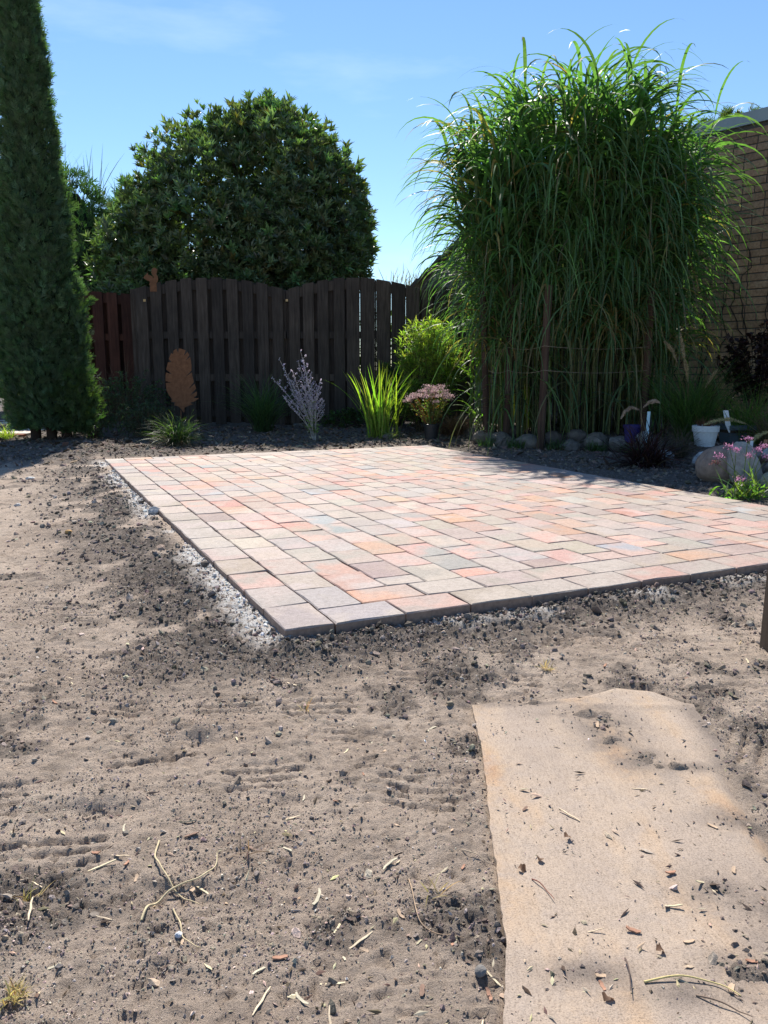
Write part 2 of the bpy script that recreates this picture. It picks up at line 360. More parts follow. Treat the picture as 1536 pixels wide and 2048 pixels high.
def damp_at(x, y):
    v, u = puv(x, y)
    dl = -v; df = -u
    left = ss(.75, .10, dl) * ss(.0, .10, dl) * ss(-.1, .05, dl) * ss(-.4, .1, u) * ss(5.4, 4.7, u)
    front = ss(.36, .04, df) * ss(-.15, .02, df) * ss(-.5, 0, v)
    n = fbm(x, y, 2.3, 5, 5); n2 = fbm(x, y, 7, 9, 4)
    d = np.maximum(left * ss(.34, .56, n2 + .08), front * ss(.26, .48, n2 + .12))
    d = np.maximum(d, .75 * ss(.60, .70, n) * ss(.38, .62, n2))
    d = np.maximum(d, .65 * ss(.63, .72, fbm(x, y, 5.5, 31, 4)))
    d = np.maximum(d, bedmask(x, y)); d = np.maximum(d, ss(PW - .02, PW + .1, v) * .95)
    for cx, cy, rx, ry in DIRT_ON_MAT: d = np.maximum(d, .55 * np.exp(-(((x - cx) / rx) ** 2 + ((y - cy) / ry) ** 2) * 1.5))
    return np.clip(d, 0, 1)
def gh(x, y, fine=True):
    x = np.asarray(x, float); y = np.asarray(y, float)
    v, u = puv(x, y); dm = damp_at(x, y); near = ss(9, 5, y)
    h = .022 * (fbm(x, y, 1.3, 1, 3) - .5) + .016 * (fbm(x, y, 4.5, 2, 3) - .5)
    mt = mat_mask(x, y, .0)
    soft = 1 - mt
    if fine:
        h = h + soft * near * (.009 * (fbm(x, y, 14, 3, 4) - .5) * (.5 + dm) + .016 * dm * (np.abs(fbm(x, y, 42, 4, 3) - .5) * 2 - .2) + (.0055 + .006 * dm) * (vn(x, y, 125, 6) - .5) + .0050 * (fbm(x, y, 55, 7, 2) - .5) + .0055 * (fbm(x * .42, y * 1.5, 34, 27, 3) - .5) - .007 * ss(.76, .88, vn(x, y, 62, 19)) * ss(.4, .6, fbm(x, y, 6, 20, 2)))
        for cx, cy, a, ln, wd in TREAD:
            c, s_ = math.cos(R(a)), math.sin(R(a)); dx, dy = x - cx, y - cy
            sel = (np.abs(dx) < ln + .1) & (np.abs(dy) < ln + .1)
            if not sel.any(): continue
            S = dx * c + dy * s_; T = -dx * s_ + dy * c
            row = np.floor((T + 10) / .030); fr = ((T + 10) / .030) % 1; fs = ((S + 10 + (row % 2) * .028 + .006 * vn(x, y, 9, 77)) / .056) % 1
            groove = ss(.34, .20, np.abs(fr - .5) * 0 + np.minimum(fr, 1 - fr)) * 0 + ss(.46, .38, fr) * ss(.0, .08, fr) * ss(.06, .14, fs) * ss(1.0, .93, fs)
            m = ss(1.0, .8, np.abs(S) / (ln * .5)) * ss(1.0, .8, np.abs(T) / (wd * .5)) * ss(.38, .55, fbm(x, y, 9, 55, 3) + .03)
            h = h - np.where(sel, m * soft * (.002 + .008 * groove), 0)
        # foot scuffs and small holes
        for cx, cy, rx, ry, dp in [(-.47, 1.20, .06, .022, .014), (-.36, 1.46, .04, .028, .016), (-.78, 1.50, .12, .03, .012), (-.29, .985, .08, .022, .008), (-.16, 1.235, .05, .02, .008)]:
            q = ((x - cx) / rx) ** 2 + ((y - cy) / ry) ** 2
            h = h - dp * np.exp(-q) * (.4 + 1.2 * fbm(x, y, 38, 21, 3)) + dp * .5 * np.exp(-(((x - cx) / rx) ** 2 + ((y - cy - ry * 1.8) / ry) ** 2))
    h = h * (1 - .75 * mt) - .006 * mt
    for cx, cy, rx, ry in DIRT_ON_MAT:
        q = np.exp(-(((x - cx) / rx) ** 2 + ((y - cy) / ry) ** 2))
        h = h + mt * (q * .0125 + q * .03 * (fbm(x, y, 34, 8, 3) - .5))
    # heaped edge in front of and beside the patio
    fr = np.exp(-((u + .07) / .05) ** 2) * ss(-.2, .1, v); h = h + .014 * fr * (.4 + fbm(x, y, 14, 12, 2)) + .010 * ss(.35, .05, -u) * ss(-.05, 0, -u) * ss(-.3, 0, v)
    h = h + .024 * ss(.45, .05, -v) * ss(-.05, .0, -v) * ss(-.2, .2, u)
    b = bedmask(x, y); h = h + b * (.03 + .05 * ss(7.5, 9.5, y)) + b * near * .0 + ss(PW, PW + .5, v) * .015
    h = h + rockbed(x, y) * .11
    ins = ss(.008, .03, v) * ss(PW - .008, PW - .03, v) * ss(.008, .03, u) * ss(PL - .008, PL - .03, u)
    return h * (1 - ins) - .055 * ins
def z1(x, y): return float(gh(np.array([x]), np.array([y]))[0])

def axis(a0, a1, step, k):   # graded coordinates away from 0
    out = [a0]; 
    while out[-1] < a1: out.append(out[-1] + step * max(1, out[-1] / k))
    return np.array(out)
ys = np.concatenate([np.linspace(-40, .2, 14)[:-1], np.linspace(.2, .68, 20)[:-1], axis(.68, 9.5, .0047, 1.35)])
ys = np.concatenate([ys, ys[-1] + np.cumsum(.05 * 1.16 ** np.arange(52))])
xp = axis(0, 4.2, .0054, .52); xp = np.concatenate([xp, xp[-1] + np.cumsum(.06 * 1.17 ** np.arange(48))])
xs = np.concatenate([-xp[:0:-1], xp])
X, Y = np.meshgrid(xs, ys); Z = gh(X, Y)
nx, ny = len(xs), len(ys)
mb = MB(); idx = np.arange(nx * ny).reshape(ny, nx)
v_, u_ = puv(X, Y); deep = (v_ > .07) & (v_ < PW - .07) & (u_ > .07) & (u_ < PL - .07)
Q = np.stack([idx[:-1, :-1], idx[:-1, 1:], idx[1:, 1:], idx[1:, :-1]], -1).reshape(-1, 4); Q = Q[~deep.ravel()[Q].all(1)]
mb.add(np.stack([X, Y, Z], -1).reshape(-1, 3), Q)
gm = mb.mesh('ground', M_SOIL, True)
v_, u_ = puv(X, Y)
grit = ss(.14, .03, -v_) * ss(-.05, 0, -v_) * ss(-.1, .05, u_) * ss(4.7, 4.4, u_) * ss(.50, .62, fbm(X, Y, 3.2, 71, 4) + .10 * ss(.10, .0, -v_) + .2 * ss(3.8, 4.4, u_) + .12 * ss(.5, .2, u_))
grit = np.maximum(grit, .8 * ss(.16, .03, -u_) * ss(-.05, 0, -u_) * ss(0, .1, v_) * ss(.50, .62, fbm(X, Y, 5, 72, 3)))
for nm, arr in (('damp', damp_at(X, Y) * (1 - .6 * np.clip(grit, 0, 1))), ('grit', grit)):
    a = gm.attributes.new(nm, 'FLOAT', 'POINT'); a.data.foreach_set('value', arr.astype(np.float32).ravel())
kind(link('ground', gm), 'structure')

# pale paved path seen to the left of the tall conifer
mb = MB(); mb.box((-9, 8.35, .0), (-3.72, 11.5, .075)); p = kind(mb.build('path', M_SLAB), 'structure')
for i in range(7):
    mb = MB(); mb.box((-3.72 - .7 * (i + 1) + .006, 8.27, -.02), (-3.72 - .7 * i - .006, 8.345, .07)); mb.build('kerb', M_REDKERB, p)

# ------------------------------------------------------------------ patio of concrete pavers
patio = MB(); cs = [pxy(.012, .012), pxy(PW - .012, .012), pxy(PW - .012, PL - .012), pxy(.012, PL - .012)]
zt, zb = PTOP - .011, -.06
patio.add([(c[0], c[1], zb) for c in cs] + [(c[0], c[1], zt) for c in cs], [(4, 5, 6, 7), (0, 1, 5, 4), (1, 2, 6, 5), (2, 3, 7, 6), (3, 0, 4, 7)])
patio = kind(patio.build('patio', M_BED), 'structure')

def paver_verts(lv, lu, r):
    g = .0021; a, b = lv / 2 - g, lu / 2 - g
    e = []
    def edge(p, q, n):
        for i in range(n): t = i / n; e.append((p[0] + (q[0] - p[0]) * t, p[1] + (q[1] - p[1]) * t, i == 0))
    nl, ns = (3, 2) if lu > lv else (2, 3)
    if lu < .12: nl = ns = 2
    edge((-a, -b), (a, -b), ns); edge((a, -b), (a, b), nl); edge((a, b), (-a, b), ns); edge((-a, b), (-a, -b), nl)
    n = len(e); P = np.array([(x, y) for x, y, c in e]); J = r.normal(0, .0013, (n, 2)); P = np.clip(P + J, [-a - .001, -b - .001], [a + .001, b + .001])
    inn = P * np.array([(a - .0028) / a, (b - .0028) / b]) + r.normal(0, .0010, (n, 2))
    V = np.concatenate([np.c_[P, np.full(n, -.08)], np.c_[P, -.0034 + r.normal(0, .0006, n)], np.c_[inn, r.normal(0, .0005, n)]])
    F4 = [(k * n + i, k * n + (i + 1) % n, (k + 1) * n + (i + 1) % n, (k + 1) * n + i) for k in range(2) for i in range(n)]
    return V, F4, [tuple(range(2 * n, 3 * n))]
PCOL = [((.34, .275, .24), (.315, .27, .24)), ((.42, .25, .205), (.345, .275, .24)), ((.44, .245, .16), (.33, .26, .215)), ((.285, .265, .25), (.33, .28, .25)),
        ((.44, .195, .155), (.36, .255, .215)), ((.345, .28, .225), (.335, .285, .245)), ((.25, .275, .285), (.37, .275, .235)), ((.29, .205, .185), (.36, .25, .215)), ((.45, .23, .13), (.34, .255, .215)), ((.42, .225, .18), (.27, .255, .25))]
PWT = np.array([24, 21, 8, 12, 8, 11, 3, 7, 2.5, 5]); PWT /= PWT.sum()
slots = []   # v0,u0,lv,lu
slots.append((0, 0, .14, .2105))
u = .2105
while u < PL - .14 - .01:
    l = min(.2105, PL - .14 - u)
    if PL - .14 - u - l < .04: l = PL - .14 - u
    slots.append((0, u, .14, l)); u += l
slots.append((0, PL - .14, .14, .14))
for k, (r0, off) in enumerate(((0., .14), (.14, .28), (PL - .14, .14))):
    v = off
    while v < PW - .05:
        l = min(.2105, PW - v)
        if PW - v - l < .05: l = PW - v
        slots.append((v, r0, l, .14)); v += l
u = .14
while u < PL - .15:
    l = min(.2105, PL - .14 - u); l = PL - .14 - u if PL - .14 - u - l < .05 else l
    slots.append((.14, u, .14, l)); u += l
for c in range(2, 20):
    u = .28; first = c % 2 == 1
    while u < PL - .15:
        l = .1053 if first else .2105; first = False
        l = min(l, PL - .14 - u); l = PL - .14 - u if PL - .14 - u - l < .05 else l
        slots.append((c * .14, u, .14, l)); u += l
rp_ = np.random.default_rng(3)
def cdist(s):
    x, y = pxy(s[0] + s[2] / 2, s[1] + s[3] / 2); vis = abs(x) / y < .52
    return math.hypot(x, y) + (0 if vis else 50)
slots.sort(key=cdist)
cache = {}; far = MB(); farA = []; farB = []
prev = None
for i, (v0, u0, lv, lu) in enumerate(slots):
    x, y = pxy(v0 + lv / 2, u0 + lu / 2); border = v0 < .01 or u0 < .01
    k = rp_.choice(len(PCOL), p=PWT)
    if u0 < .01 or v0 < .01: k = rp_.choice([0, 0, 5, 3, 1, 0])
    ca, cb = [np.clip(np.array(c) * math.exp(rp_.normal(0, .10)) * np.exp(rp_.normal(0, .025, 3)), .05, .6) for c in [tuple(.84 * q + .16 * w_ for q, w_ in zip(c0_, (.34, .275, .24))) for c0_ in PCOL[k]]]
    z = PTOP + rp_.normal(0, .0008)
    if i < 300:
        key = (round(lv, 3), round(lu, 3), int(rp_.integers(5)))
        if key not in cache:
            V, F4, FT = paver_verts(lv, lu, rp_); m_ = MB(); m_.add(V, F4); m_.sz.append(np.array([len(FT[0])])); m_.f.append(np.array(FT[0]))
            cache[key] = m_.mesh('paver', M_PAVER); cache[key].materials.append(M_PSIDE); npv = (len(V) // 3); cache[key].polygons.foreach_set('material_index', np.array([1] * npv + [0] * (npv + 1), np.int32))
        o = link('paver', cache[key], patio); o.location = (x, y, z); o.rotation_euler = (rp_.normal(0, .004), rp_.normal(0, .004), TH + rp_.normal(0, .003) + (math.pi if rp_.random() < .5 else 0))
        o['tint_a'] = [float(c) for c in ca] + [1.0]; o['tint_b'] = [float(c) for c in cb] + [1.0]
    else:
        V, F4, FT = paver_verts(lv, lu, rp_); V = rotz(V, TH + rp_.normal(0, .003)) + np.array([x, y, z]); n0 = far.n
        far.add(V, F4); far.sz.append(np.array([len(FT[0])])); far.f.append(np.array(FT[0]) + n0)
        farA += [np.tile([*ca, 1], (len(V), 1))]; farB += [np.tile([*cb, 1], (len(V), 1))]
fm = far.mesh('pavers', M_PAVER_G)
for nm, arr in (('tint_a', farA), ('tint_b', farB)):
    a = fm.attributes.new(nm, 'FLOAT_COLOR', 'POINT'); a.data.foreach_set('color', np.concatenate(arr).astype(np.float32).ravel())
kind(link('pavers', fm, patio), 'stuff')

# ------------------------------------------------------------------ mat lying on the soil
ns_, nt_ = 46, 130
S, T = np.meshgrid(np.linspace(0, 1, ns_), np.linspace(0, 1, nt_))
Ym = .35 + (mat_top(S) - .35) * T; l_, r_ = mat_lr(Ym); Xm = l_ + (r_ - l_) * S
Xm = Xm + (.010 * (fbm(Ym, S * 0, 6, 3, 3) - .5) + .003 * (vn(Ym, S * 0 + 3 * (S > .5), 90, 5) - .5)) * np.abs(S - .5) * 2
base = .022 * (fbm(Xm, Ym, 1.3, 1, 3) - .5) * .25
Zm = base + .0085 + .007 * (fbm(Xm, Ym, 5, 44, 3) - .5) + .003 * (fbm(Xm, Ym, 18, 45, 2) - .5) - .022 * ss(.88, 1.0, S + .05 * (fbm(Xm, Ym, 8, 46, 2) - .5)) * ss(1.5, 1.2, Ym) - .02 * ss(.965, 1.0, T + .02 * (fbm(Xm, Ym, 9, 47, 2) - .5)) * ss(.1, .3, S) + .005 * np.exp(-((Ym - 1.60 - .03 * (fbm(Xm, Ym, 7, 48, 2) - .5)) / .008) ** 2) * ss(.2, .4, S)
mb = MB(); idx = np.arange(ns_ * nt_).reshape(nt_, ns_)
top = np.stack([Xm, Ym, Zm], -1).reshape(-1, 3)
mb.add(top, np.stack([idx[:-1, :-1], idx[:-1, 1:], idx[1:, 1:], idx[1:, :-1]], -1).reshape(-1, 4))
ring = np.concatenate([idx[0, :], idx[1:, -1], idx[-1, -2::-1], idx[-2:0:-1, 0]]); rv = top[ring]; q = len(ring)
mb.add(np.concatenate([rv, rv - [0, 0, .012]]), [(i, i + q, (i + 1) % q + q, (i + 1) % q) for i in range(q)])
mo = mb.build('ground_mat', M_MAT, None, True); dv = 0
xa, ya = np.concatenate(mb.v)[:, 0], np.concatenate(mb.v)[:, 1]
for cx, cy, rx, ry in DIRT_ON_MAT: dv = np.maximum(dv, np.exp(-(((xa - cx) / rx / 1.3) ** 2 + ((ya - cy) / ry / 1.3) ** 2)))
da = mo.data.attributes.new('dirt', 'FLOAT', 'POINT'); da.data.foreach_set('value', np.broadcast_to(dv, xa.shape).astype(np.float32))
tag(mo, 'dusty beige mat strip lying on the bare soil in the foreground', 'mat')
def surf(x, y):
    g = gh(x, y); return np.where(mat_mask(x, y, -.01) > .5, np.maximum(g, .010), g)

# ------------------------------------------------------------------ loose soil
def scatter_pts(n, ymin, ymax, dens, r, xw=.62, pw=1.0):
    out = []
    tot = 0
    while tot < n:
        m = n * 3; y = ymin * (ymax / ymin) ** (r.random(m) ** pw); x = r.uniform(-xw, xw, m) * y
        k = r.random(m) < dens(x, y); v, u = puv(x, y); k &= ~((v > -.004) & (v < PW + .004) & (u > -.004) & (u < PL + .004))
        p = np.stack([x[k], y[k]], -1); out.append(p); tot += len(p)
    return np.concatenate(out)[:n]
r5 = np.random.default_rng(5)
def dens(x, y):
    d = damp_at(x, y); mm = mat_mask(x, y, -.005); dirt = 0
    for cx, cy, rx, ry in DIRT_ON_MAT: dirt = np.maximum(dirt, np.exp(-(((x - cx) / rx) ** 2 + ((y - cy) / ry) ** 2)))
    return np.clip(.10 + .9 * d ** 1.2, 0, 1) * (1 - mm * (1 - dirt * .9) * .985)
p = scatter_pts(28000, .68, 7.2, dens, r5, pw=.9)
sz = np.clip(np.exp(r5.normal(math.log(.0013), .58, len(p))), .0006, .0065) * (.45 + .55 * p[:, 1].clip(.7, 4.5))
pos = np.c_[p, surf(p[:, 0], p[:, 1]) + sz * .25]
mb = MB(); cl = vary((.29, .238, .198), len(p), .32, r5, .05) * (1 - .45 * damp_at(p[:, 0], p[:, 1]))[:, None]
big = sz > np.quantile(sz, .68); SC_ = sz[:, None] * np.c_[r5.uniform(.75, 1.35, (len(p), 2)), r5.uniform(.55, .95, len(p))]
scatter(mb, ICO_V, ICO_F, pos[big], SC_[big], cl[big], .25, .3, r5); scatter(mb, OCT_V, OCT_F, pos[~big], SC_[~big] * 1.2, cl[~big], .4, .25, r5)
p2 = scatter_pts(22000, .68, 2.6, lambda x, y: (.35 + .4 * damp_at(x, y)) * (1 - .93 * mat_mask(x, y, -.003)) * (.25 + 1.5 * ss(.35, .7, fbm(x, y, 8, 99, 3))), r5, .56, 1.25); n = len(p2)
sz2 = np.exp(r5.normal(math.log(.0011), .35, n)).clip(.0005, .0026) * (.5 + .5 * p2[:, 1])
scatter(mb, OCT_V, OCT_F, np.c_[p2, surf(p2[:, 0], p2[:, 1]) + sz2 * .3], sz2[:, None] * np.c_[r5.uniform(.8, 1.5, (n, 2)), r5.uniform(.6, 1., n)], vary((.33, .27, .225), n, .35, r5, .05), .4, .25, r5)
# crumbs heaped against the front edge of the patio
n = 1100; v = r5.uniform(-.02, 2.6, n); u = -np.abs(r5.normal(0, .045, n)) - .006; x, y = pxy(v, u); sz = np.exp(r5.normal(math.log(.0034), .5, n)).clip(.0015, .013)
scatter(mb, ICO_V, ICO_F, np.c_[x, y, gh(x, y) + sz * .4], sz[:, None] * np.ones((n, 3)), vary((.135, .117, .104), n, .3, r5, .05), .2, .2, r5)
n = 600; u = r5.uniform(-.05, 4.5, n); v = -np.abs(r5.normal(0, .2, n)) - .006; x, y = pxy(v, u); sz = np.exp(r5.normal(math.log(.0034), .5, n)).clip(.002, .016)
scatter(mb, ICO_V, ICO_F, np.c_[x, y, gh(x, y) + sz * .35], sz[:, None] * np.ones((n, 3)), vary((.16, .14, .125), n, .35, r5, .05), .2, .2, r5)
kind(mb.build('loose_soil', M_CLOD), 'stuff')
# pale crumbled mortar and grit along the left edge
n = 1100; u = r5.uniform(-.02, 4.45, n); v = -np.abs(r5.normal(0, .03, n)) - .003; x, y = pxy(v, u)
k = r5.random(n) < ss(.50, .64, fbm(x, y, 3.2, 71, 4) + .08 * ss(.10, .0, -v) + .2 * ss(3.8, 4.4, u) + .12 * ss(.5, .2, u)); x, y = x[k], y[k]; n = len(x)
sz = np.exp(r5.normal(math.log(.0026), .45, n)).clip(.0012, .009); mb = MB()
scatter(mb, ICO_V, ICO_F, np.c_[x, y, gh(x, y) + sz * .3], sz[:, None] * np.ones((n, 3)), vary((.58, .57, .55), n, .2, r5, .03), .2, .2, r5)
kind(mb.build('mortar_crumbs', M_CLOD), 'stuff')
# bits of bark and straw too small to tell apart
p = scatter_pts(1500, .68, 4.5, lambda x, y: np.full(x.shape, .6), r5); n = len(p)
sz = np.exp(r5.normal(math.log(.0042), .5, n)).clip(.002, .012)
mb = MB(); scatter(mb, OCT_V, OCT_F, np.c_[p, surf(p[:, 0], p[:, 1]) + .0015], sz[:, None] * np.c_[np.ones(n), r5.uniform(.15, .4, n), np.full(n, .15)], np.where(r5.random((n, 1)) < .55, vary((.45, .36, .25), n, .2, r5, .08), vary((.10, .07, .05), n, .3, r5, .08)), .35, .2, r5)
kind(mb.build('plant_litter', M_CHIP), 'stuff')
# bark mulch on the planting beds
n = 9000; y = r5.uniform(5.2, 9.4, n * 3); x = r5.uniform(-4.2, 3.6, n * 3); v, u = puv(x, y)
k = ((u > PL + .08) | (v > PW + .35)) & (r5.random(n * 3) < np.where(y > 7, .8, .35)); x, y = x[k][:n], y[k][:n]; n = len(x); sz = np.exp(r5.normal(math.log(.017), .45, n)).clip(.006, .045)
mb = MB(); scatter(mb, OCT_V, OCT_F, np.c_[x, y, gh(x, y) + .005], sz[:, None] * np.c_[np.ones(n), r5.uniform(.3, .7, n), r5.uniform(.15, .3, n)], vary((.15, .112, .085), n, .4, r5, .08), .45, .2, r5)
kind(mb.build('bark_mulch', M_BARKCHIP), 'stuff')

# single chips that can be picked out
CHM = []
for i in range(7):
    mb = MB(); ln, wd, th = [(.017, .0045, .002), (.024, .004, .002), (.013, .008, .0025), (.02, .006, .002), (.011, .006, .003), (.03, .0035, .002), (.015, .01, .002)][i]
    k = 5; t = np.linspace(-1, 1, k); W = wd * (1 - .35 * np.abs(t) ** 3) * r5.uniform(.75, 1.15, k); th *= .6; zz = th + .0015 * (t ** 2) * r5.uniform(-.2, 1); yo = .0006 * r5.normal(0, 1, k) + .002 * t * t * r5.normal()
    V = np.concatenate([np.c_[t * ln, yo - W / 2, zz], np.c_[t * ln, yo + W / 2, zz + .0008], np.c_[t * ln, yo + W / 2, zz - th], np.c_[t * ln, yo - W / 2, zz - th]])
    F = [(a * k + j, a * k + j + 1, ((a + 1) % 4) * k + j + 1, ((a + 1) % 4) * k + j) for a in range(4) for j in range(k - 1)] + [(0, k, 2 * k, 3 * k), (k - 1, 4 * k - 1, 3 * k - 1, 2 * k - 1)]
    c = vary([(.55, .45, .32), (.60, .50, .36), (.48, .36, .24), (.56, .47, .35), (.36, .19, .13), (.60, .51, .35), (.22, .14, .10)][i], 1, .05, r5, .03)[0]
    mb.add(V, F, c); CHM.append(mb.mesh('wood_chip', M_CHIP, False))
spots = [(-.089, .978, 3, 80), (.084, 1.041, 1, 40), (.021, .947, 2, 120), (-.057, .928, 1, 70), (-.40, .849, 3, 20), (-.252, .891, 2, 100), (.396, .806, 2, 60), (.437, .999, 0, 30), (-.126, .861, 4, 10), (.228, 1.189, 6, 50), (-.481, 1.004, 5, 140)]
while len(spots) < 84:
    y = .72 * (1.9 / .72) ** (r5.random() ** 1.5); x = r5.uniform(-.52, .52) * y
    if mat_mask(x, y) > .4 and r5.random() < .45: continue
    spots.append((x, y, int(r5.integers(7)), r5.uniform(0, 360)))
for i, (x, y, k, a) in enumerate(spots):
    o = link('wood_chip', CHM[k]); o.location = (x, y, float(surf(np.array([x]), np.array([y]))[0]) + .001); s_ = r5.uniform(.42, .85); o.scale = (s_, s_, s_); o.rotation_euler = (r5.normal(0, .12), r5.normal(0, .15), R(a))
    onm = mat_mask(x, y) > .5; cn = ['pale', 'straw yellow slender', 'tan broad', 'pale pointed', 'reddish', 'straw yellow long', 'dark brown'][k]
    wh = 'lying on the dusty mat' if onm else 'on soil right of the mat' if x > .4 else 'on soil in the near left foreground' if y < 1.05 and x < -.1 else 'on soil just left of the mat' if x > -.1 else 'on the trodden soil before the patio'
    tag(o, f'{cn} wood chip {wh}', 'wood chip', f'{cn} wood chips {wh}')
def root(name, pts, rad, label, cat, c, zoff=.004):
    mb = MB(); P = np.array(pts, float); t = np.linspace(0, len(P) - 1, len(P) * 6)
    Q = np.stack([np.interp(t, np.arange(len(P)), P[:, k]) for k in range(2)], -1)
    for _ in range(6): Q[1:-1] = (Q[:-2] + Q[1:-1] * 2 + Q[2:]) / 4
    z = surf(Q[:, 0], Q[:, 1]) + zoff * .6 + .004 * np.abs(np.sin(np.linspace(0, 5, len(Q))))
    for _ in range(5): z[1:-1] = (z[:-2] + 2 * z[1:-1] + z[2:]) / 4
    rad = rad * .62
    tube(mb, np.c_[Q, z], rad * np.linspace(1.1, .5, len(Q)), 5, c); return tag(mb.build(name, M_CHIP, None, True), label, cat)
root('dry_root', [(-.34, 1.106), (-.335, 1.06), (-.315, 1.03), (-.294, 1.004), (-.272, .985), (-.25, .975)], .0024, 'long pale dry root curving over dark clods in left foreground', 'root', (.55, .45, .28))
root('dry_root', [(-.316, .935), (-.313, .975), (-.294, 1.0), (-.257, 1.012), (-.24, 1.045), (-.245, 1.07)], .0026, 'thick pale root crossing the longer root in left foreground', 'root', (.58, .48, .30), .007)
root('dry_root', [(-.28, .955), (-.262, .925), (-.255, .90), (-.225, .875)], .0018, 'short pale root below the two crossing roots', 'root', (.55, .45, .28))
root('straw_stalk', [(.30, .815), (.345, .822), (.385, .812), (.40, .79)], .002, 'bent yellow stem lying on the lower end of the mat', 'stem', (.58, .48, .22))
root('twig', [(.288, .85), (.285, .82), (.278, .795)], .0016, 'thin dark twig standing upright near the bottom of the mat', 'twig', (.10, .07, .06), .008)
root('twig', [(.205, 1.005), (.218, .985), (.226, .958)], .0014, 'thin reddish twig on the left side of the mat', 'twig', (.22, .08, .06))
root('twig', [(.115, 1.09), (.14, 1.07), (.155, 1.055)], .0014, 'short pale twig lying across the mat edge', 'twig', (.45, .36, .26))
root('straw_stalk', [(.035, 1.02), (.04, .975), (.045, .93), (.075, .905), (.10, .895)], .0014, 'wiry dry stem with reddish end left of the mat', 'stem', (.42, .30, .20))
root('twig', [(.352, .795), (.385, .775), (.40, .76)], .0018, 'brown stick at the bottom edge beside bent yellow stem', 'twig', (.22, .16, .12))

# small dead leaves on the mat
def dead_leaf(x, y, s, a, label):
    mb = MB(); n = 7; t = np.linspace(0, 1, n); w_ = np.sin(t * np.pi) ** .7 * .42 + .02
    z = .22 * np.sin(t * 5) + .1; w_ = w_ * (1 + .35 * np.sin(t * 13)); V = np.concatenate([np.c_[t, -w_, z + .35 * w_], np.c_[t, 0 * t, z], np.c_[t, w_, z + .6 * w_]]) * s
    F = [(k * n + i, k * n + i + 1, (k + 1) * n + i + 1, (k + 1) * n + i) for k in range(2) for i in range(n - 1)]
    mb.add(V, F, (.17, .105, .07)); o = mb.build('dead_leaf', M_DRY, None, True); o.location = (x, y, float(surf(np.array([x]), np.array([y]))[0]) + .002); o.rotation_euler = (.2, .1, a); tag(o, label, 'leaf')
dead_leaf(.272, 1.105, .013, .6, 'curled brown leaf near the middle of the mat')
dead_leaf(.222, 1.045, .012, 1.2, 'small upright brown leaf near left edge of mat')
dead_leaf(.19, 1.03, .013, -.5, 'dark crumpled leaf at the left edge of the mat')
dead_leaf(.33, .865, .013, .3, 'olive brown leaf on lower part of the mat')
dead_leaf(.245, .785, .016, .9, 'dark curled leaf at the very bottom of the mat')

# ------------------------------------------------------------------ stones
def rock(x, y, z, s, c, label, rz=0., seed=0, group=None, amp=.16, name='stone', ang=0, cut=0.):
    r = np.random.default_rng(seed); V = ICO_V.copy(); F = ICO_F.copy()
    for _ in range(3):
        e = {}; V = list(V); NF = []
        def mid(a, b):
            k = (min(a, b), max(a, b))
            if k not in e: m = (V[a] + V[b]); V.append(m / np.linalg.norm(m)); e[k] = len(V) - 1
            return e[k]
        for a, b, c3 in F:
            ab, bc, ca = mid(a, b), mid(b, c3), mid(c3, a); NF += [(a, ab, ca), (b, bc, ab), (c3, ca, bc), (ab, bc, ca)]
        V = np.array(V); F = np.array(NF)
    d = 1 + amp * 2 * (fbm(V[:, 0] + 5 + seed, V[:, 1] + V[:, 2] * .7, 1.2, seed, 3) - .5) + amp * .8 * (fbm(V[:, 2] + seed, V[:, 0] - V[:, 1] * .5, 3.5, seed + 3, 3) - .5)
    for _ in range(5 if cut else 0):     # chipped flat facets
        n = nrm(r.normal(size=3)); pr = V @ n; lim = 1 - cut * r.uniform(.5, 1.2); d = np.where(pr * d > lim, lim / np.maximum(pr, .05), d)
    V = V * d[:, None] * np.array(s); mb = MB(); mb.add(V, F, np.array(c) * np.exp(.25 * (fbm(V[:, 0] * 9, V[:, 1] * 9 + V[:, 2] * 7, 1.5, seed, 3) - .5))[:, None])
    o = mb.build(name, M_ROCK, None, cut == 0); o.location = (x, y, z); o.rotation_euler = (ang, ang * .4, rz); tag(o, label, 'stone', group); return o
rock(-1.119, 3.844, z1(-1.119, 3.844) + .012, (.032, .024, .022), (.33, .34, .35), 'grey angular stone beside the left edge of the patio', .3, 11, cut=.3)
rock(-1.40, 3.48, z1(-1.40, 3.48) + .006, (.016, .012, .01), (.46, .27, .10), 'small orange brown pebble on the soil left of the patio', .8, 12)
rock(.114, .838, z1(.114, .838) + .006, (.008, .007, .0065), (.17, .16, .15), 'round dark grey pebble left of the mat', .8, 13, amp=.08)
rock(-.26, .905, z1(-.26, .905) + .002, (.005, .004, .004), (.6, .62, .65), 'tiny white pebble in left foreground', .8, 14)
rock(-2.35, 3.98 + 1.3, .008, (.03, .02, .012), (.5, .49, .46), 'flat pale stone shard on soil near the far left corner of the patio', .4, 15, cut=.3)
rock(-1.95, 4.2, z1(-1.95, 4.2) + .006, (.022, .016, .012), (.46, .44, .42), 'pale flat stone on the soil left of the patio', 1.1, 16, cut=.3)
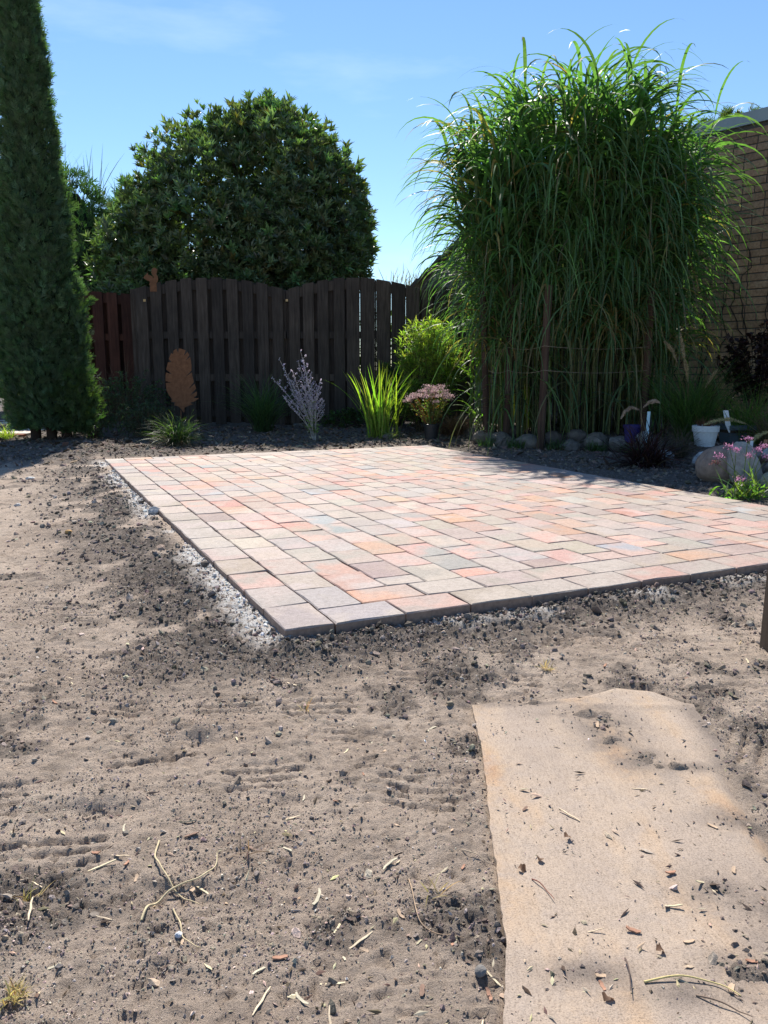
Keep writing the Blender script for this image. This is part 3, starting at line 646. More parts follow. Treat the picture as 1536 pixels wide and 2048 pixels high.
# row edging the tall grass bed
row = [(.98, 7.74, .10, .075, .085, (.20, .165, .135), 'brown stone at the left end of the row behind thyme'),
       (1.10, 7.56, .15, .10, .115, (.185, .16, .14), 'large rounded stone beside the second stake from the left'),
       (1.24, 7.80, .09, .08, .075, (.16, .13, .115), 'small dark stone behind the gap between two stakes'),
       (1.33, 7.42, .14, .11, .10, (.22, .20, .175), 'tan broad stone just left of the third stake'),
       (1.42, 7.34, .05, .05, .05, (.17, .15, .135), 'small stone tucked at the foot of third stake'),
       (1.50, 7.62, .07, .06, .05, (.27, .26, .24), 'pale flat stone just right of the third stake'),
       (1.60, 7.55, .09, .08, .09, (.15, .12, .105), 'dark round stone in the middle of the edging row'),
       (1.66, 7.34, .045, .04, .04, (.5, .5, .5), 'small white striped stone in the middle of the edging row'),
       (1.665, 7.16, .10, .08, .08, (.20, .175, .155), 'low grey brown stone below the white striped stone'),
       (1.80, 7.50, .09, .07, .07, (.19, .165, .15), 'grey stone behind the largest boulder of the row'),
       (1.92, 7.26, .17, .11, .105, (.25, .215, .185), 'largest tan boulder of the edging row'),
       (2.10, 7.05, .12, .09, .085, (.22, .205, .19), 'grey boulder right of the largest edging boulder'),
       (2.23, 6.85, .085, .07, .07, (.25, .25, .24), 'pale grey stone at right end of the edging row')]
for i, (x, y, a, b, c, col, lab) in enumerate(row): rock(x, y, z1(x, y) + c * .30, (a * 1.1, b, c * .9), tuple(q * .8 for q in col), lab, i * 1.7, 30 + i, amp=.24, cut=.16 if i % 3 else 0.)
rock(2.36, 5.86, z1(2.36, 5.86) + .045, (.105, .08, .075), (.50, .50, .49), 'white angular stone below the white flower pot', .4, 61, cut=.22)
rock(2.16, 5.08, z1(2.16, 5.08) + .085, (.17, .15, .13), (.27, .195, .15), 'big smooth brown boulder at the bed edge', .4, 62, amp=.1)
rock(2.23, 4.93, z1(2.23, 4.93) + .10, (.105, .09, .165), (.30, .28, .25), 'grey pointed stone leaning beside the brown boulder', .5, 63, cut=.25, ang=-.3)
rock(2.42, 5.35, z1(2.42, 5.35) + .13, (.20, .13, .055), (.24, .19, .165), 'flat brown stone behind the pointed stone', .1, 64)
rock(2.52, 5.15, z1(2.52, 5.15) + .17, (.085, .07, .045), (.42, .41, .38), 'pale rounded stone on top behind the pointed stone', .7, 65)
rock(2.52, 4.95, z1(2.52, 4.95) + .11, (.15, .11, .085), (.34, .295, .26), 'sunlit tan stone at the right edge behind the pink flowers', .2, 66, cut=.15)
rock(2.36, 4.72, z1(2.36, 4.72) + .04, (.12, .09, .07), (.26, .25, .18), 'mossy stone low behind the flowering stems', .2, 67)
rock(2.18, 6.2, z1(2.18, 6.2) + .04, (.09, .07, .05), (.27, .28, .28), 'grey blue stone behind the purple grass', 1.2, 68)
rock(2.72, 5.4, z1(2.72, 5.4) + .16, (.14, .1, .06), (.3, .27, .25), 'weathered stone at the far right of the rock heap', 1.0, 69, cut=.2)
rock(.05, 8.05, z1(.05, 8.05) + .02, (.07, .05, .03), (.13, .11, .095), 'dark flat stone in the mulch beside the striped grass', .2, 70)

# ------------------------------------------------------------------ wooden post at right edge
mb = MB(); a = .038
prof = [(-a, -a + .003), (-a + .003, -a), (a - .003, -a), (a, -a + .003), (a, a - .003), (a - .003, a), (-a + .003, a), (-a, a - .003)]
V = [(x, y, -.05) for x, y in prof] + [(x, y, .78) for x, y in prof]; mb.add(V, [(i, (i + 1) % 8, (i + 1) % 8 + 8, i + 8) for i in range(8)]); mb.add(V[8:], [tuple(range(8))])
o = mb.build('wooden_post', M_POST); o.location = (1.012, 1.945, 0); o.rotation_euler = (0, R(1.2), R(14)); tag(o, 'squared wooden post standing in soil at the right edge', 'post')

# ------------------------------------------------------------------ fence
def board(x0, x1, z0, z1_, y0, y1, mat, parent, name='board', tl=None, rr=random):
    """board with its top cut to the arch; local coords"""
    mb = MB(); ta, tb = tl if tl else (z1_, z1_)
    e = .003
    v = [(x0, y0 + e, z0), (x0 + e, y0, z0), (x1 - e, y0, z0), (x1, y0 + e, z0), (x1, y1, z0), (x0, y1, z0),
         (x0, y0 + e, ta), (x0 + e, y0, ta), (x1 - e, y0, tb), (x1, y0 + e, tb), (x1, y1, tb), (x0, y1, ta)]
    mb.add(v, [(i, (i + 1) % 6, (i + 1) % 6 + 6, i + 6) for i in range(6)]); mb.add(v[6:], [tuple(range(6))]); mb.add(v[:6], [tuple(range(5, -1, -1))])
    return mb.build(name, mat, parent)
def fence_panel(label, x0, y0, ang, width, arch, mat, zt=1.655, z0=.10, narrow=None, group='arched board fence panels', seed=1, nb=None, half=None):
    r = np.random.default_rng(seed); f = thing('wooden_fence', label, 'fence panel', (x0, y0, 0), ang, group)
    top = (lambda x: zt + arch * math.sin(math.pi * min(max(x / width, 0), 1))) if not half else half
    nb = nb or max(2, round(width / .18)); p = width / nb
    for i in range(nb):
        c = p * (i + .5) + r.normal(0, .003); h = .0635 if not narrow else narrow[0](i, nb)
        dz = r.normal(0, .004)
        board(c - h, c + h, z0 + r.normal(0, .01), 0, -.045, -.026, mat, f, tl=(top(c - h) + dz, top(c + h) + dz))
    for i in range(nb + 1):
        c = p * i + r.normal(0, .003); h = .055 if not narrow else narrow[1](i, nb)
        if i in (0, nb): c += (.03 if i == 0 else -.03); h *= .6
        dz = r.normal(0, .004) - .01
        board(c - h, c + h, z0 + r.normal(0, .01), 0, .026, .045, mat, f, tl=(top(c - h) + dz, top(c + h) + dz))
    for zz in (1.13, .64, .22): board(0, width, zz - .04, zz + .04, -.0255, .0255, mat, f, 'rail')
    mb = MB(); n = 12; xx = np.linspace(0, width, n); V = []
    for y in (-.0245, .0245):
        for x in xx: V += [(x, y, top(x) - .13), (x, y, top(x) - .025)]
    F = [(2*i, 2*i+2, 2*i+3, 2*i+1) for i in range(n-1)] + [(2*n+2*i, 2*n+2*i+1, 2*n+2*i+3, 2*n+2*i+2) for i in range(n-1)] + [(2*i+1, 2*i+3, 2*n+2*i+3, 2*n+2*i+1) for i in range(n-1)]
    mb.add(V, F); mb.build('top_rail', mat, f)
    return f
FY = 9.6
fence_panel('dark arched fence panel with the metal squirrel on top', -2.90, FY, 0, 1.755, .125, M_FENCE, seed=2)
fence_panel('dark arched fence panel with light gaps behind the lavender stems', -1.135, FY, 0, 1.555, .125, M_FENCE, seed=3, nb=9,
            narrow=(lambda i, n: .0635 if i < 4 else .076 if i < 5 else .0797, lambda i, n: .055 if i < 4 else .008 if i > 4 else .02))
fence_panel('short dark fence panel ending behind the bright bamboo', .425, FY + .02, R(4), .62, .03, M_FENCE, zt=1.66, seed=4, nb=4)
fence_panel('reddish brown fence panel next to the tall conifer', -4.66, 10.15, R(2), 1.74, .0, M_FENCE_RED, seed=5, half=lambda x: 1.62 + .14 * max(0, 1 - x / 1.74) ** .8)
for k, x in enumerate((-2.925, -1.14, .42, 1.03)):
    mb = MB(); mb.box((-.045, -.045, -.1), (.045, .045, 1.62 + (.04 if k == 0 else 0))); o = mb.build('fence_post', M_FENCE); o.location = (x, FY + .10, 0)
    tag(o, ['fence post at the squirrel end of the dark fence', 'fence post between the two arched dark panels', 'fence post behind the bright bamboo bush', 'fence post nearest the weathered shed'][k], 'fence post', 'fence posts')
# small brass clips on the panels' outer boards
for x, lab in ((-2.795, 'small brass plate on fence below the squirrel'), (-1.146, 'small brass plate where the two dark panels meet')):
    mb = MB(); mb.box((-.014, -.003, -.013), (.014, 0, .013)); mb.box((-.006, -.005, -.006), (.006, -.0028, .006)); o = mb.build('fence_plate', M_BRASS); o.location = (x + .02, FY - .0455, 1.522); tag(o, lab, 'fence plate')

def flat_shape(name, outline, th, mat, loc, rz, scale, parent=None, slits=()):
    import bmesh
    bm = bmesh.new(); vs = [bm.verts.new((x * scale, 0, z * scale)) for x, z in outline]; f = bm.faces.new(vs)
    ex = bmesh.ops.extrude_face_region(bm, geom=[f]); bmesh.ops.translate(bm, vec=(0, th, 0), verts=[g for g in ex['geom'] if isinstance(g, bmesh.types.BMVert)])
    bmesh.ops.recalc_face_normals(bm, faces=bm.faces); bmesh.ops.triangulate(bm, faces=[f for f in bm.faces if len(f.verts) > 4])
    m = bpy.data.meshes.new(name); bm.to_mesh(m); bm.free(); m.materials.append(mat); o = link(name, m, parent); o.location = loc; o.rotation_euler = (0, 0, rz); return o
def spline(pts, n=5):
    P = np.array(pts, float); out = []; k = len(P)
    for i in range(k):
        a, b, c, d = P[(i - 1) % k], P[i], P[(i + 1) % k], P[(i + 2) % k]
        for t in np.arange(n) / n: out.append(.5 * ((2 * b) + (c - a) * t + (2 * a - 5 * b + 4 * c - d) * t * t + (3 * b - a - 3 * c + d) * t ** 3))
    return out
# squirrel: zoomed outline, x to right, z up, 1 unit = 0.1 m
sq = [(.35, -.55), (1.45, -.55), (1.45, .75), (1.72, 1.15), (1.74, 1.75), (1.45, 2.2), (1.62, 2.4), (1.68, 2.85), (1.35, 3.15), (.95, 3.1), (.72, 2.7), (.75, 2.2), (1.05, 1.75), (1.1, 1.45),
      (.85, 1.8), (.45, 2.0), (.2, 2.0), (.1, 2.4), (-.1, 2.15), (-.35, 1.95), (-.62, 1.55), (-.3, 1.35), (.0, 1.15), (.3, 1.1), (.42, .9), (.28, .6), (.4, .3)]
o = flat_shape('squirrel_figure', sq, .004, M_RUST, (-2.73, FY - .052, 1.66), 0, .072); tag(o, 'rusty metal squirrel silhouette fixed on top of the fence', 'garden ornament')
# feather with slits
fe = []
RT = [(0.02, 0), (.05, .10), (.20, .14), (.36, .17), (.26, .20), (.46, .24), (.60, .30), (.40, .30), (.54, .36), (.56, .44), (.30, .36), (.55, .50), (.52, .60), (.26, .48), (.50, .64), (.46, .74), (.44, .84), (.20, .74), (.43, .88), (.44, .98), (.42, 1.10), (.40, 1.16), (.22, 1.08), (.38, 1.20), (.32, 1.27), (.18, 1.18), (.26, 1.30), (.12, 1.33)]
LT = [(.02, 1.34), (.0, 1.24), (-.06, 1.33), (-.16, 1.29), (-.18, 1.22), (-.24, 1.24), (-.34, 1.12), (-.24, 1.06), (-.37, 1.05), (-.44, .90), (-.24, .80), (-.46, .84), (-.48, .66), (-.28, .63), (-.48, .62), (-.48, .46), (-.42, .36), (-.34, .28), (-.38, .22), (-.24, .22), (-.30, .15), (-.16, .13), (-.06, .06), (-.02, 0)]
o = flat_shape('feather_figure', [(x * .60 + .10 * (.6 - z) * (z < .6), z) for x, z in RT + LT], .004, M_RUST, (-2.17, 8.6, .28), .12, .50); tag(o, 'rusty metal feather standing in the bed before the fence', 'garden ornament')
mb = MB(); tube(mb, [(0, .003, -.30), (0, .003, .02)], .006, 6); q = mb.build('rod', M_RUST, o)

# ------------------------------------------------------------------ brick garage
GP = np.array([4.75, 7.95]); GA = R(40); GD = np.array([-math.sin(GA), math.cos(GA)])      # wall runs from near right to far left
GN = np.array([-GD[1], GD[0]])                                                             # towards the garden
if GN @ (-GP) < 0: GN = -GN
garage = thing('brick_garage', 'brown brick flat roofed garage behind the tall grass', 'garage', (GP[0], GP[1], 0), math.atan2(GD[1], GD[0]))
# local x along the wall (to the far left), local y: away from the garden is negative/positive by side
side = 1 if (rotz(np.array([0, 1., 0]), math.atan2(GD[1], GD[0]))[:2] @ GN) > 0 else -1
LEN, HT = 4.6, 3.27
mb = MB(); mb.box((-1.6, min(0, -side * 5), -.1), (LEN, max(0, -side * 5), HT)); gwall = mb.build('wall', M_MORTAR, garage)
bl, bh, jt = .24, .071, .0115; bw = .008
bmesh_ = {}
def brick_mesh(l):
    k = round(l, 3)
    if k not in bmesh_:
        mb = MB(); c = .003
        y0, y1 = sorted((0., side * bw))
        v = []
        for yy, ins in ((0, 0), (side * (bw - .003), 0), (side * bw, c)):
            v += [(ins, yy, ins), (l - ins, yy, ins), (l - ins, yy, bh - ins), (ins, yy, bh - ins)]
        mb.add(v, [(k_ * 4 + i, k_ * 4 + (i + 1) % 4, k_ * 4 + 4 + (i + 1) % 4, k_ * 4 + 4 + i) for k_ in range(2) for i in range(4)] + [(8, 9, 10, 11)])
        bmesh_[k] = mb.mesh('brick', M_BRICK)
    return bmesh_[k]
blist = []; rb = np.random.default_rng(21); row_i = 0; z = .02
while z < HT - .05:
    x = -1.6 + (0 if row_i % 2 == 0 else .12) - (rb.integers(2) * .12)
    while x < LEN - .05:
        l = bl if rb.random() < .72 else .115
        l = min(l, LEN - x); blist.append((x, z, l)); x += l + jt
    z += bh + jt; row_i += 1
def bvis(b):
    p = GP + GD * (b[0] + b[2] / 2); return abs(p[0] / p[1]) < .50
def brank(b):
    p = GP + GD * (b[0] + b[2] / 2); return (0 if bvis(b) else 100) + math.hypot(p[0], p[1]) + (0 if b[1] > .55 else 5)
blist.sort(key=brank); rest = MB()
for i, (x, z, l) in enumerate(blist):
    if i < 300:
        o = link('brick', brick_mesh(round(l / .005) * .005), gwall); o.location = (x, rb.normal(0, .0012), z)
    else:
        y0, y1 = sorted((0, side * bw)); rest.box((x, y0 - .001, z), (x + l, y1, z + bh))
kind(rest.build('brickwork', M_BRICK, gwall), 'stuff')
mb = MB(); y0, y1 = sorted((side * .03, -side * 5.03)); mb.box((-1.63, y0, HT + .002), (LEN + .03, y1, HT + .13)); mb.build('fascia', M_FASCIA, garage)
mb = MB(); mb.box((-1.6, min(0, -side * 5), HT + .132), (LEN, max(0, -side * 5), HT + .14)); mb.build('roof', M_ROOF, garage)
# bare vine stems on the brick wall
vine = thing('wall_vine', 'thin leafless vine stems climbing the brick wall', 'vine', (GP[0], GP[1], 0), math.atan2(GD[1], GD[0])); rv_ = np.random.default_rng(9)
for i in range(11):
    x = rv_.uniform(.4, 2.2); zz = [0.05]; xx = [x]
    while zz[-1] < rv_.uniform(1.8, 2.9) and len(zz) < 40: zz.append(zz[-1] + .08); xx.append(xx[-1] + rv_.normal(0, .035) - .01 * np.sign(xx[-1] - x))
    mb = MB(); tube(mb, np.c_[xx, np.full(len(xx), side * .018), zz], np.linspace(.009, .003, len(xx)), 5, (.035, .028, .024)); mb.build('stem', M_BARK, vine, True)

# ------------------------------------------------------------------ timber shed
SA = R(24); SP = np.array([1.40, 9.75]); SD = np.array([-math.sin(SA), math.cos(SA)]); sa = math.atan2(SD[1], SD[0])
shed = thing('timber_shed', 'weathered grey timber shed rising behind the fence corner', 'shed', (SP[0], SP[1], 0), sa)
slen = 2.2; stop = lambda x: 2.62 - .33 * x           # roofline falls to the far left
def spoly(pts, y0, y1, name, mat, parent):
    mb = MB(); n = len(pts); V = [(x, y0, z) for x, z in pts] + [(x, y1, z) for x, z in pts]
    mb.add(V, [(i, (i + 1) % n, (i + 1) % n + n, i + n) for i in range(n)]); mb.add(V[:n], [tuple(range(n - 1, -1, -1))]); mb.add(V[n:], [tuple(range(n))]); return mb.build(name, mat, parent)
sside = 1 if (rotz(np.array([0, 1., 0]), sa)[:2] @ (-SP)) > 0 else -1
y0, y1 = sorted((-sside * .01, -sside * 2.4)); swall = spoly([(0, 0), (slen, 0), (slen, stop(slen)), (0, stop(0))], y0, y1, 'wall', M_FENCE, shed)
z = .05
while z < 2.62:
    xe = min(slen, (2.62 - (z + .135)) / .33)
    if xe < .1: break
    xe0 = min(slen, (2.62 - z) / .33); y0, y1 = sorted((0, sside * .022))
    spoly([(0, z), (xe0, z), (xe, z + .137), (0, z + .137)], y0, y1 + .004 * math.sin(z * 40), 'plank', M_SHED, swall); z += .145
for x in (.42, .95): mb = MB(); y0, y1 = sorted((sside * .024, sside * .05)); mb.box((x, y0, 1.0), (x + .09, y1, 1.72)); mb.build('batten', M_FENCE, swall)
for i in range(8):
    x0 = -.25 + i * .34; y0, y1 = sorted((sside * .09, -sside * 2.6))
    spoly([(x0, stop(x0) + .02), (x0 + .37, stop(x0 + .37) + .02), (x0 + .37, stop(x0 + .37) + .05), (x0, stop(x0) + .085)], y0, y1, 'roof_board', M_ROOFSH, shed)

# ------------------------------------------------------------------ tall conifer and trees
def conifer_crown(mb, r, base, H, rf, n, size, col, core=True, tipc=(.10, .15, .05), z0=.15):
    t = r.random(n * 2); keep = r.random(n * 2) < (rf(t) + .08) / (rf(np.linspace(0, 1, 50)).max() + .08); t = t[keep][:n]; n = len(t)
    az = r.uniform(0, 2 * np.pi, n)
    lump = 1 + .42 * (fbm(az * 1.6 + 10 * t, t * 9, 1.3, 5, 3) - .5) * 2
    rad = rf(t) * lump * (1 - .25 * r.random(n) ** 1.5 + .16 * r.random(n) ** 7)
    out = np.stack([np.cos(az), np.sin(az), np.zeros(n)], -1)
    p = np.array(base) + out * rad[:, None] + np.array([0, 0, 1.]) * (z0 + t * (H - z0))[:, None]
    d = nrm(out * r.uniform(.2, .9, (n, 1)) + np.array([0, 0, 1.]) * r.uniform(.4, 1.1, (n, 1)) + r.normal(0, .25, (n, 3)))
    S = nrm(np.cross(d, nrm(out + r.normal(0, .6, (n, 3))))); L_ = size * r.uniform(.7, 1.35, n)
    c = vary(col, n, .3, r, .08); Vv = []; Cc = []
    k = 8
    for j in range(k):
        if j == 0: q0 = p; dd = d; ln = L_ * 1.05; wd = .06
        else:
            a = .12 + .11 * j; sg = 1 if j % 2 else -1; q0 = p + d * (L_ * a)[:, None]; dd = nrm(d + S * sg * r.uniform(.5, 1.0, (n, 1)) + r.normal(0, .12, (n, 3))); ln = L_ * (.66 - .045 * j); wd = .11
        T_ = nrm(np.cross(dd, np.cross(S, d))); q1 = q0 + dd * ln[:, None]; qm = q0 + dd * (ln * .5)[:, None]; W = (ln * wd)[:, None]
        Vv.append(np.stack([q0, qm - T_ * W, q1, qm + T_ * W], 1)); Cc.append(np.stack([c, c, c * .4 + np.array(tipc) * .6, c], 1))
    V = np.concatenate(Vv).reshape(-1, 3); mb.add(V, np.arange(len(V)).reshape(-1, 4), np.concatenate(Cc).reshape(-1, 3))
def core_mesh(mb, base, H, rf, z0, f=.8, col=(.012, .022, .010)):  # added solid filler; its near-black colour stands for shade inside the crown
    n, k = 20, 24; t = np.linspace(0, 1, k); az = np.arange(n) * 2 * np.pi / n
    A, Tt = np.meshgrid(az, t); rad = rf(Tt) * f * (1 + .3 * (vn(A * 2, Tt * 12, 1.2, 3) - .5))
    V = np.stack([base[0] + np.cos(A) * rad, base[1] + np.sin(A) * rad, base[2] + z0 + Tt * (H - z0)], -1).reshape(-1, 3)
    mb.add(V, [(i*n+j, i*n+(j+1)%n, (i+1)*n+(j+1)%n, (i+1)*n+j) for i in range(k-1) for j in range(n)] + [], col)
rt = np.random.default_rng(31)
tj = thing('columnar_conifer', 'very tall narrow dark green conifer at the left edge', 'conifer')
prof_t = [0, .03, .08, .14, .21, .29, .36, .48, .64, .76, .9, 1]; prof_r = [.28, .33, .35, .34, .37, .33, .28, .22, .165, .125, .07, .01]
rfT = lambda t: np.interp(t, prof_t, prof_r)
CB = (-3.33, 8.0, 0)
mb = MB(); conifer_crown(mb, rt, CB, 5.3, rfT, 22000, .08, (.045, .09, .052), z0=.13, tipc=(.11, .16, .08)); 
n_ = 900; conifer_crown(mb, rt, (-3.03, 7.88, 0), .70, lambda t: .20 * np.sin(np.pi * (t * .8 + .15)), n_, .09, (.030, .060, .024), z0=.1)
mb.build('crown', M_NEEDLE, tj); mb = MB(); core_mesh(mb, CB, 5.2, rfT, .2, .74); mb.build('shade_core', M_BARK, tj, True)
for k, (x, y) in enumerate(((-3.47, 7.98), (-3.30, 7.95), (-3.18, 8.02))):
    mb = MB(); tube(mb, [(x, y, -.1), (x + .01, y, .3), (x * .5 + CB[0] * .5, y, 1.2)], [.055, .05, .03], 8, (.05, .035, .028)); mb.build('trunk', M_BARK, tj, True)

# hedge conifers beyond the fence at the left
for k, (x, y, h, rr, lab) in enumerate(((-4.85, 13.2, 3.75, .75, 'feathery conifer between the tall conifer and the round tree'), (-4.05, 13.4, 3.45, .65, 'lower feathery conifer just left of the round tree'), (-5.7, 13.0, 3.9, .8, 'feathery conifer hidden mostly by the tall left conifer'))):
    g = thing('hedge_conifer', lab, 'conifer', group='conifers beyond the fence'); mb = MB()
    rf = lambda t, rr=rr: rr * np.interp(t, [0, .3, .7, .9, 1], [.9, 1, .85, .5, .12]) 
    conifer_crown(mb, rt, (x, y, 0), h, rf, 2100, .17, (.035, .075, .035), tipc=(.06, .12, .05)); 
    m = 70; b = np.c_[x + rt.normal(0, rr * .55, m), y + rt.normal(0, .3, m), np.full(m, h - .45) + rt.normal(0, .15, m)]
    blades(mb, b, rt.uniform(0, 6.28, m), rt.uniform(.9, 1.5, m), rt.uniform(-.1, .6, m), rt.uniform(.4, .8, m), np.full(m, .012), vary((.05, .075, .04), m), 5)
    mb.build('crown', M_NEEDLE, g); mb = MB(); core_mesh(mb, (x, y, 0), h - .3, rf, .3, .7); mb.build('shade_core', M_BARK, g, True)
    mb = MB(); tube(mb, [(x, y, -.1), (x, y, 1.5)], [.07, .05], 8, (.05, .035, .028)); mb.build('trunk', M_BARK, g, True)
# cypress tips above the garage roof
for k, (x, y, h, rr, lab) in enumerate(((3.2, 14, 5.2, .38, 'conifer tip poking out of the top of the tall grass'), (5.38, 14.2, 4.7, .26, 'left of the conifer tips above the garage roof'), (5.62, 14, 4.85, .22, 'middle conifer tip above the garage roof'), (5.95, 14, 4.85, .24, 'rightmost conifer tip above the garage roof'))):
    g = thing('distant_conifer', lab, 'conifer', group='conifer tips behind the garage'); mb = MB()
    rf = lambda t, rr=rr: rr * np.interp(t, [0, .5, .8, .95, 1], [1.3, 1.2, 1, .6, .15])
    conifer_crown(mb, rt, (x, y, 0), h, rf, 1800, .17, (.06, .09, .035), tipc=(.11, .14, .05)); mb.build('crown', M_NEEDLE, g)
    mb = MB(); tube(mb, [(x, y, -.1), (x, y, h - .4)], [.09, .02], 8, (.05, .035, .028)); mb.build('trunk', M_BARK, g, True)

# rhododendron tree
rh = np.random.default_rng(41)
rt_o = thing('rhododendron_tree', 'large round dark tree with leathery leaves behind the fence', 'tree')
LUMPS = [(-2.15, 11.4, 2.65, 1.2, 1.2, 1.22), (-1.42, 11.5, 2.95, .98, 1.1, 1.16), (-.78, 11.4, 2.65, .60, .9, .85), (-3.0, 11.4, 2.12, .82, 1.0, .95), (-2.72, 11.1, 2.78, .60, .7, .60), (-1.0, 11.2, 2.25, .72, .9, .65),
         (-.72, 11.3, 3.0, .46, .6, .52), (-3.42, 11.5, 2.05, .48, .8, .6), (-1.75, 10.9, 2.1, 1.1, .75, .7), (-1.55, 11.5, 3.78, .50, .6, .42), (-2.1, 11.3, 3.62, .45, .5, .40), (-2.9, 11.0, 1.95, .8, .7, .6), (-.52, 11.4, 2.35, .30, .6, .5), (-1.0, 11.4, 3.45, .36, .5, .36)]
pts = []; nrmls = []
for i, (x, y, z, a, b, c) in enumerate(LUMPS):
    m = int(2500 * (a * b + b * c + a * c) / 3) + 60; d = unit(m, rh); sh = 1 - .42 * rh.random(m) ** 1.5 + .12 * rh.random(m) ** 7 + .32 * (fbm(d[:, 0] * 2 + i, d[:, 1] * 2 + d[:, 2] * 2, 2.2, i, 2) - .5) * 2
    q = np.array([x, y, z]) + d * sh[:, None] * np.array([a, b, c]); k = np.ones(m, bool)
    for j, (x2, y2, z2, a2, b2, c2) in enumerate(LUMPS):
        if j != i: k &= (((q - [x2, y2, z2]) / [a2, b2, c2]) ** 2).sum(1) > .55
    k &= fbm(q[:, 0] * 2.2 + q[:, 1], q[:, 2] * 2.2 + q[:, 1] * .7, 1.5, 88, 2) > .24
    pts.append(q[k]); nrmls.append(nrm(d / np.array([a, b, c]))[k])
q = np.concatenate([np.array(c[:3]) + unit(420, rh) * rh.uniform(.25, .7, (420, 1)) * np.array(c[3:]) for c in LUMPS[:4] + LUMPS[8:9]]); pts.append(q); nrmls.append(unit(len(q), rh))
P = np.concatenate(pts); Nn = np.concatenate(nrmls); m = len(P)
ax = nrm(Nn * .9 + np.array([0, 0, .75]) + rh.normal(0, .28, (m, 3)))
u1 = nrm(np.cross(ax, [.3, .5, .2])); u2 = np.cross(ax, u1); mb = MB(); cR = vary((.092, .138, .068), m, .32, rh, .1); cR[rh.random(m) < .03] = (.13, .12, .045)
NL = 8; lsz = np.exp(rh.normal(0, .22, m))
for j in range(NL):
    an = j * 2 * np.pi / NL + rh.uniform(0, .6, m); ti = rh.uniform(.2, 1.0, m)
    d = ax * np.cos(ti)[:, None] + (u1 * np.cos(an)[:, None] + u2 * np.sin(an)[:, None]) * np.sin(ti)[:, None]
    ln = rh.uniform(.075, .125, m) * lsz
    leaves(mb, P + d * .01, d, ax + rh.normal(0, .15, (m, 3)), ln, ln * .29, cR * np.exp(rh.normal(0, .15, (m, 1))), .22, .12)
mb.build('crown', M_LEATHER, rt_o)
mb = MB()
for i, (x, y, z, a, b, c) in enumerate(LUMPS):
    p0 = np.array([-1.9 + .25 * math.sin(i * 2.1), 11.5 + .15 * math.cos(i), .0]); p1 = np.array([x, y, z]); P_ = [p0 + (p1 - p0) * t + np.array([.08 * math.sin(5 * t + i), .06 * math.cos(4 * t + i), .25 * math.sin(math.pi * t)]) for t in np.linspace(0, 1, 8)]
    tube(mb, P_, np.linspace(.075, .018, 8), 7, (.07, .052, .042))
    for j in range(7):
        e = p1 + unit(1, rh)[0] * np.array([a, b, c]) * .85; tube(mb, [p1, (p1 + e) / 2 + rh.normal(0, .05, 3), e], [.016, .01, .005], 4, (.07, .052, .042))
mb.build('trunk', M_BARK, rt_o, True)
# bush in full sun behind the fence (seen through gaps)
bb = thing('sunlit_bush', 'bright green bush glimpsed through gaps in the fence', 'bush'); mb = MB(); m = 1600
q = np.array([-.15, 10.6, .75]) + unit(m, rh) * np.array([.9, .35, .75]) * rh.uniform(.6, 1, (m, 1)) ; leaves(mb, q, unit(m, rh) + [0, 0, .4], unit(m, rh), .09, .035, vary((.11, .17, .04), m, .2, rh)); mb.build('crown', M_LEAF, bb)
mb = MB(); [tube(mb, [(-.15 + .05 * j, 10.6, -.05), (-.15 + .3 * (j - 2), 10.6, .9)], [.015, .006], 5, (.07, .05, .04)) for j in range(5)]; mb.build('stems', M_BARK, bb, True)
# thin twig tops of a far tree between the round tree and the shed
ft = thing('far_tree', 'faint far treetop over the fence beside the shed', 'tree'); mb = MB(); m = 260
q = np.c_[rh.normal(1.2, .8, m), np.full(m, 34.) + rh.normal(0, .6, m), rh.uniform(3.2, 4.35, m)]; mb2 = MB()
tube(mb2, [(1.2, 34, 0), (1.2, 34, 3.6)], [.2, .05], 8, (.10, .09, .085)); mb2.build('trunk', M_BARK, ft, True)
blades(mb, q, rh.uniform(0, 6.28, m), rh.uniform(.6, 1.5, m), rh.uniform(-.2, .5, m), rh.uniform(.4, .9, m), np.full(m, .03), vary((.13, .14, .10), m), 5); mb.build('crown', M_DRY, ft)

# ------------------------------------------------------------------ giant grass
rm = np.random.default_rng(51)
gg = thing('giant_grass', 'huge clump of tall arching reed grass before the brick wall', 'grass clump')
NC = 400; a = rm.uniform(0, 2 * np.pi, NC); rr = np.sqrt(rm.random(NC)); bx = 1.89 + .93 * rr * np.cos(a); by = 7.98 + .52 * rr * np.sin(a)
hx = (bx - 1.89) / .93; Hc = 2.86 - .60 * np.abs(hx - .02) ** 2.0 + rm.normal(0, .20, NC) - .12 * (hx > .4); Hc = np.clip(Hc, 1.5, 3.15)
lx = np.where(hx > 0, .13, .27) * hx + rm.normal(0, .08, NC) - .03; ly = .12 * np.sin(a) * rr + rm.normal(0, .07, NC)
t = np.linspace(0, 1, 9); bz = gh(bx, by)
CP = np.stack([bx[:, None] + lx[:, None] * t ** 1.7 * Hc[:, None] * .42, by[:, None] + ly[:, None] * t ** 1.7 * Hc[:, None] * .42, bz[:, None] + Hc[:, None] * t[None]], -1)
mb = MB(); tubes(mb, CP, .0085 * (1 - .55 * t)[None], 4, vary((.14, .15, .07), NC, .35, rm)); kind(mb.build('canes', M_LEAF, gg), 'stuff')
mb = MB(); NLF = 14
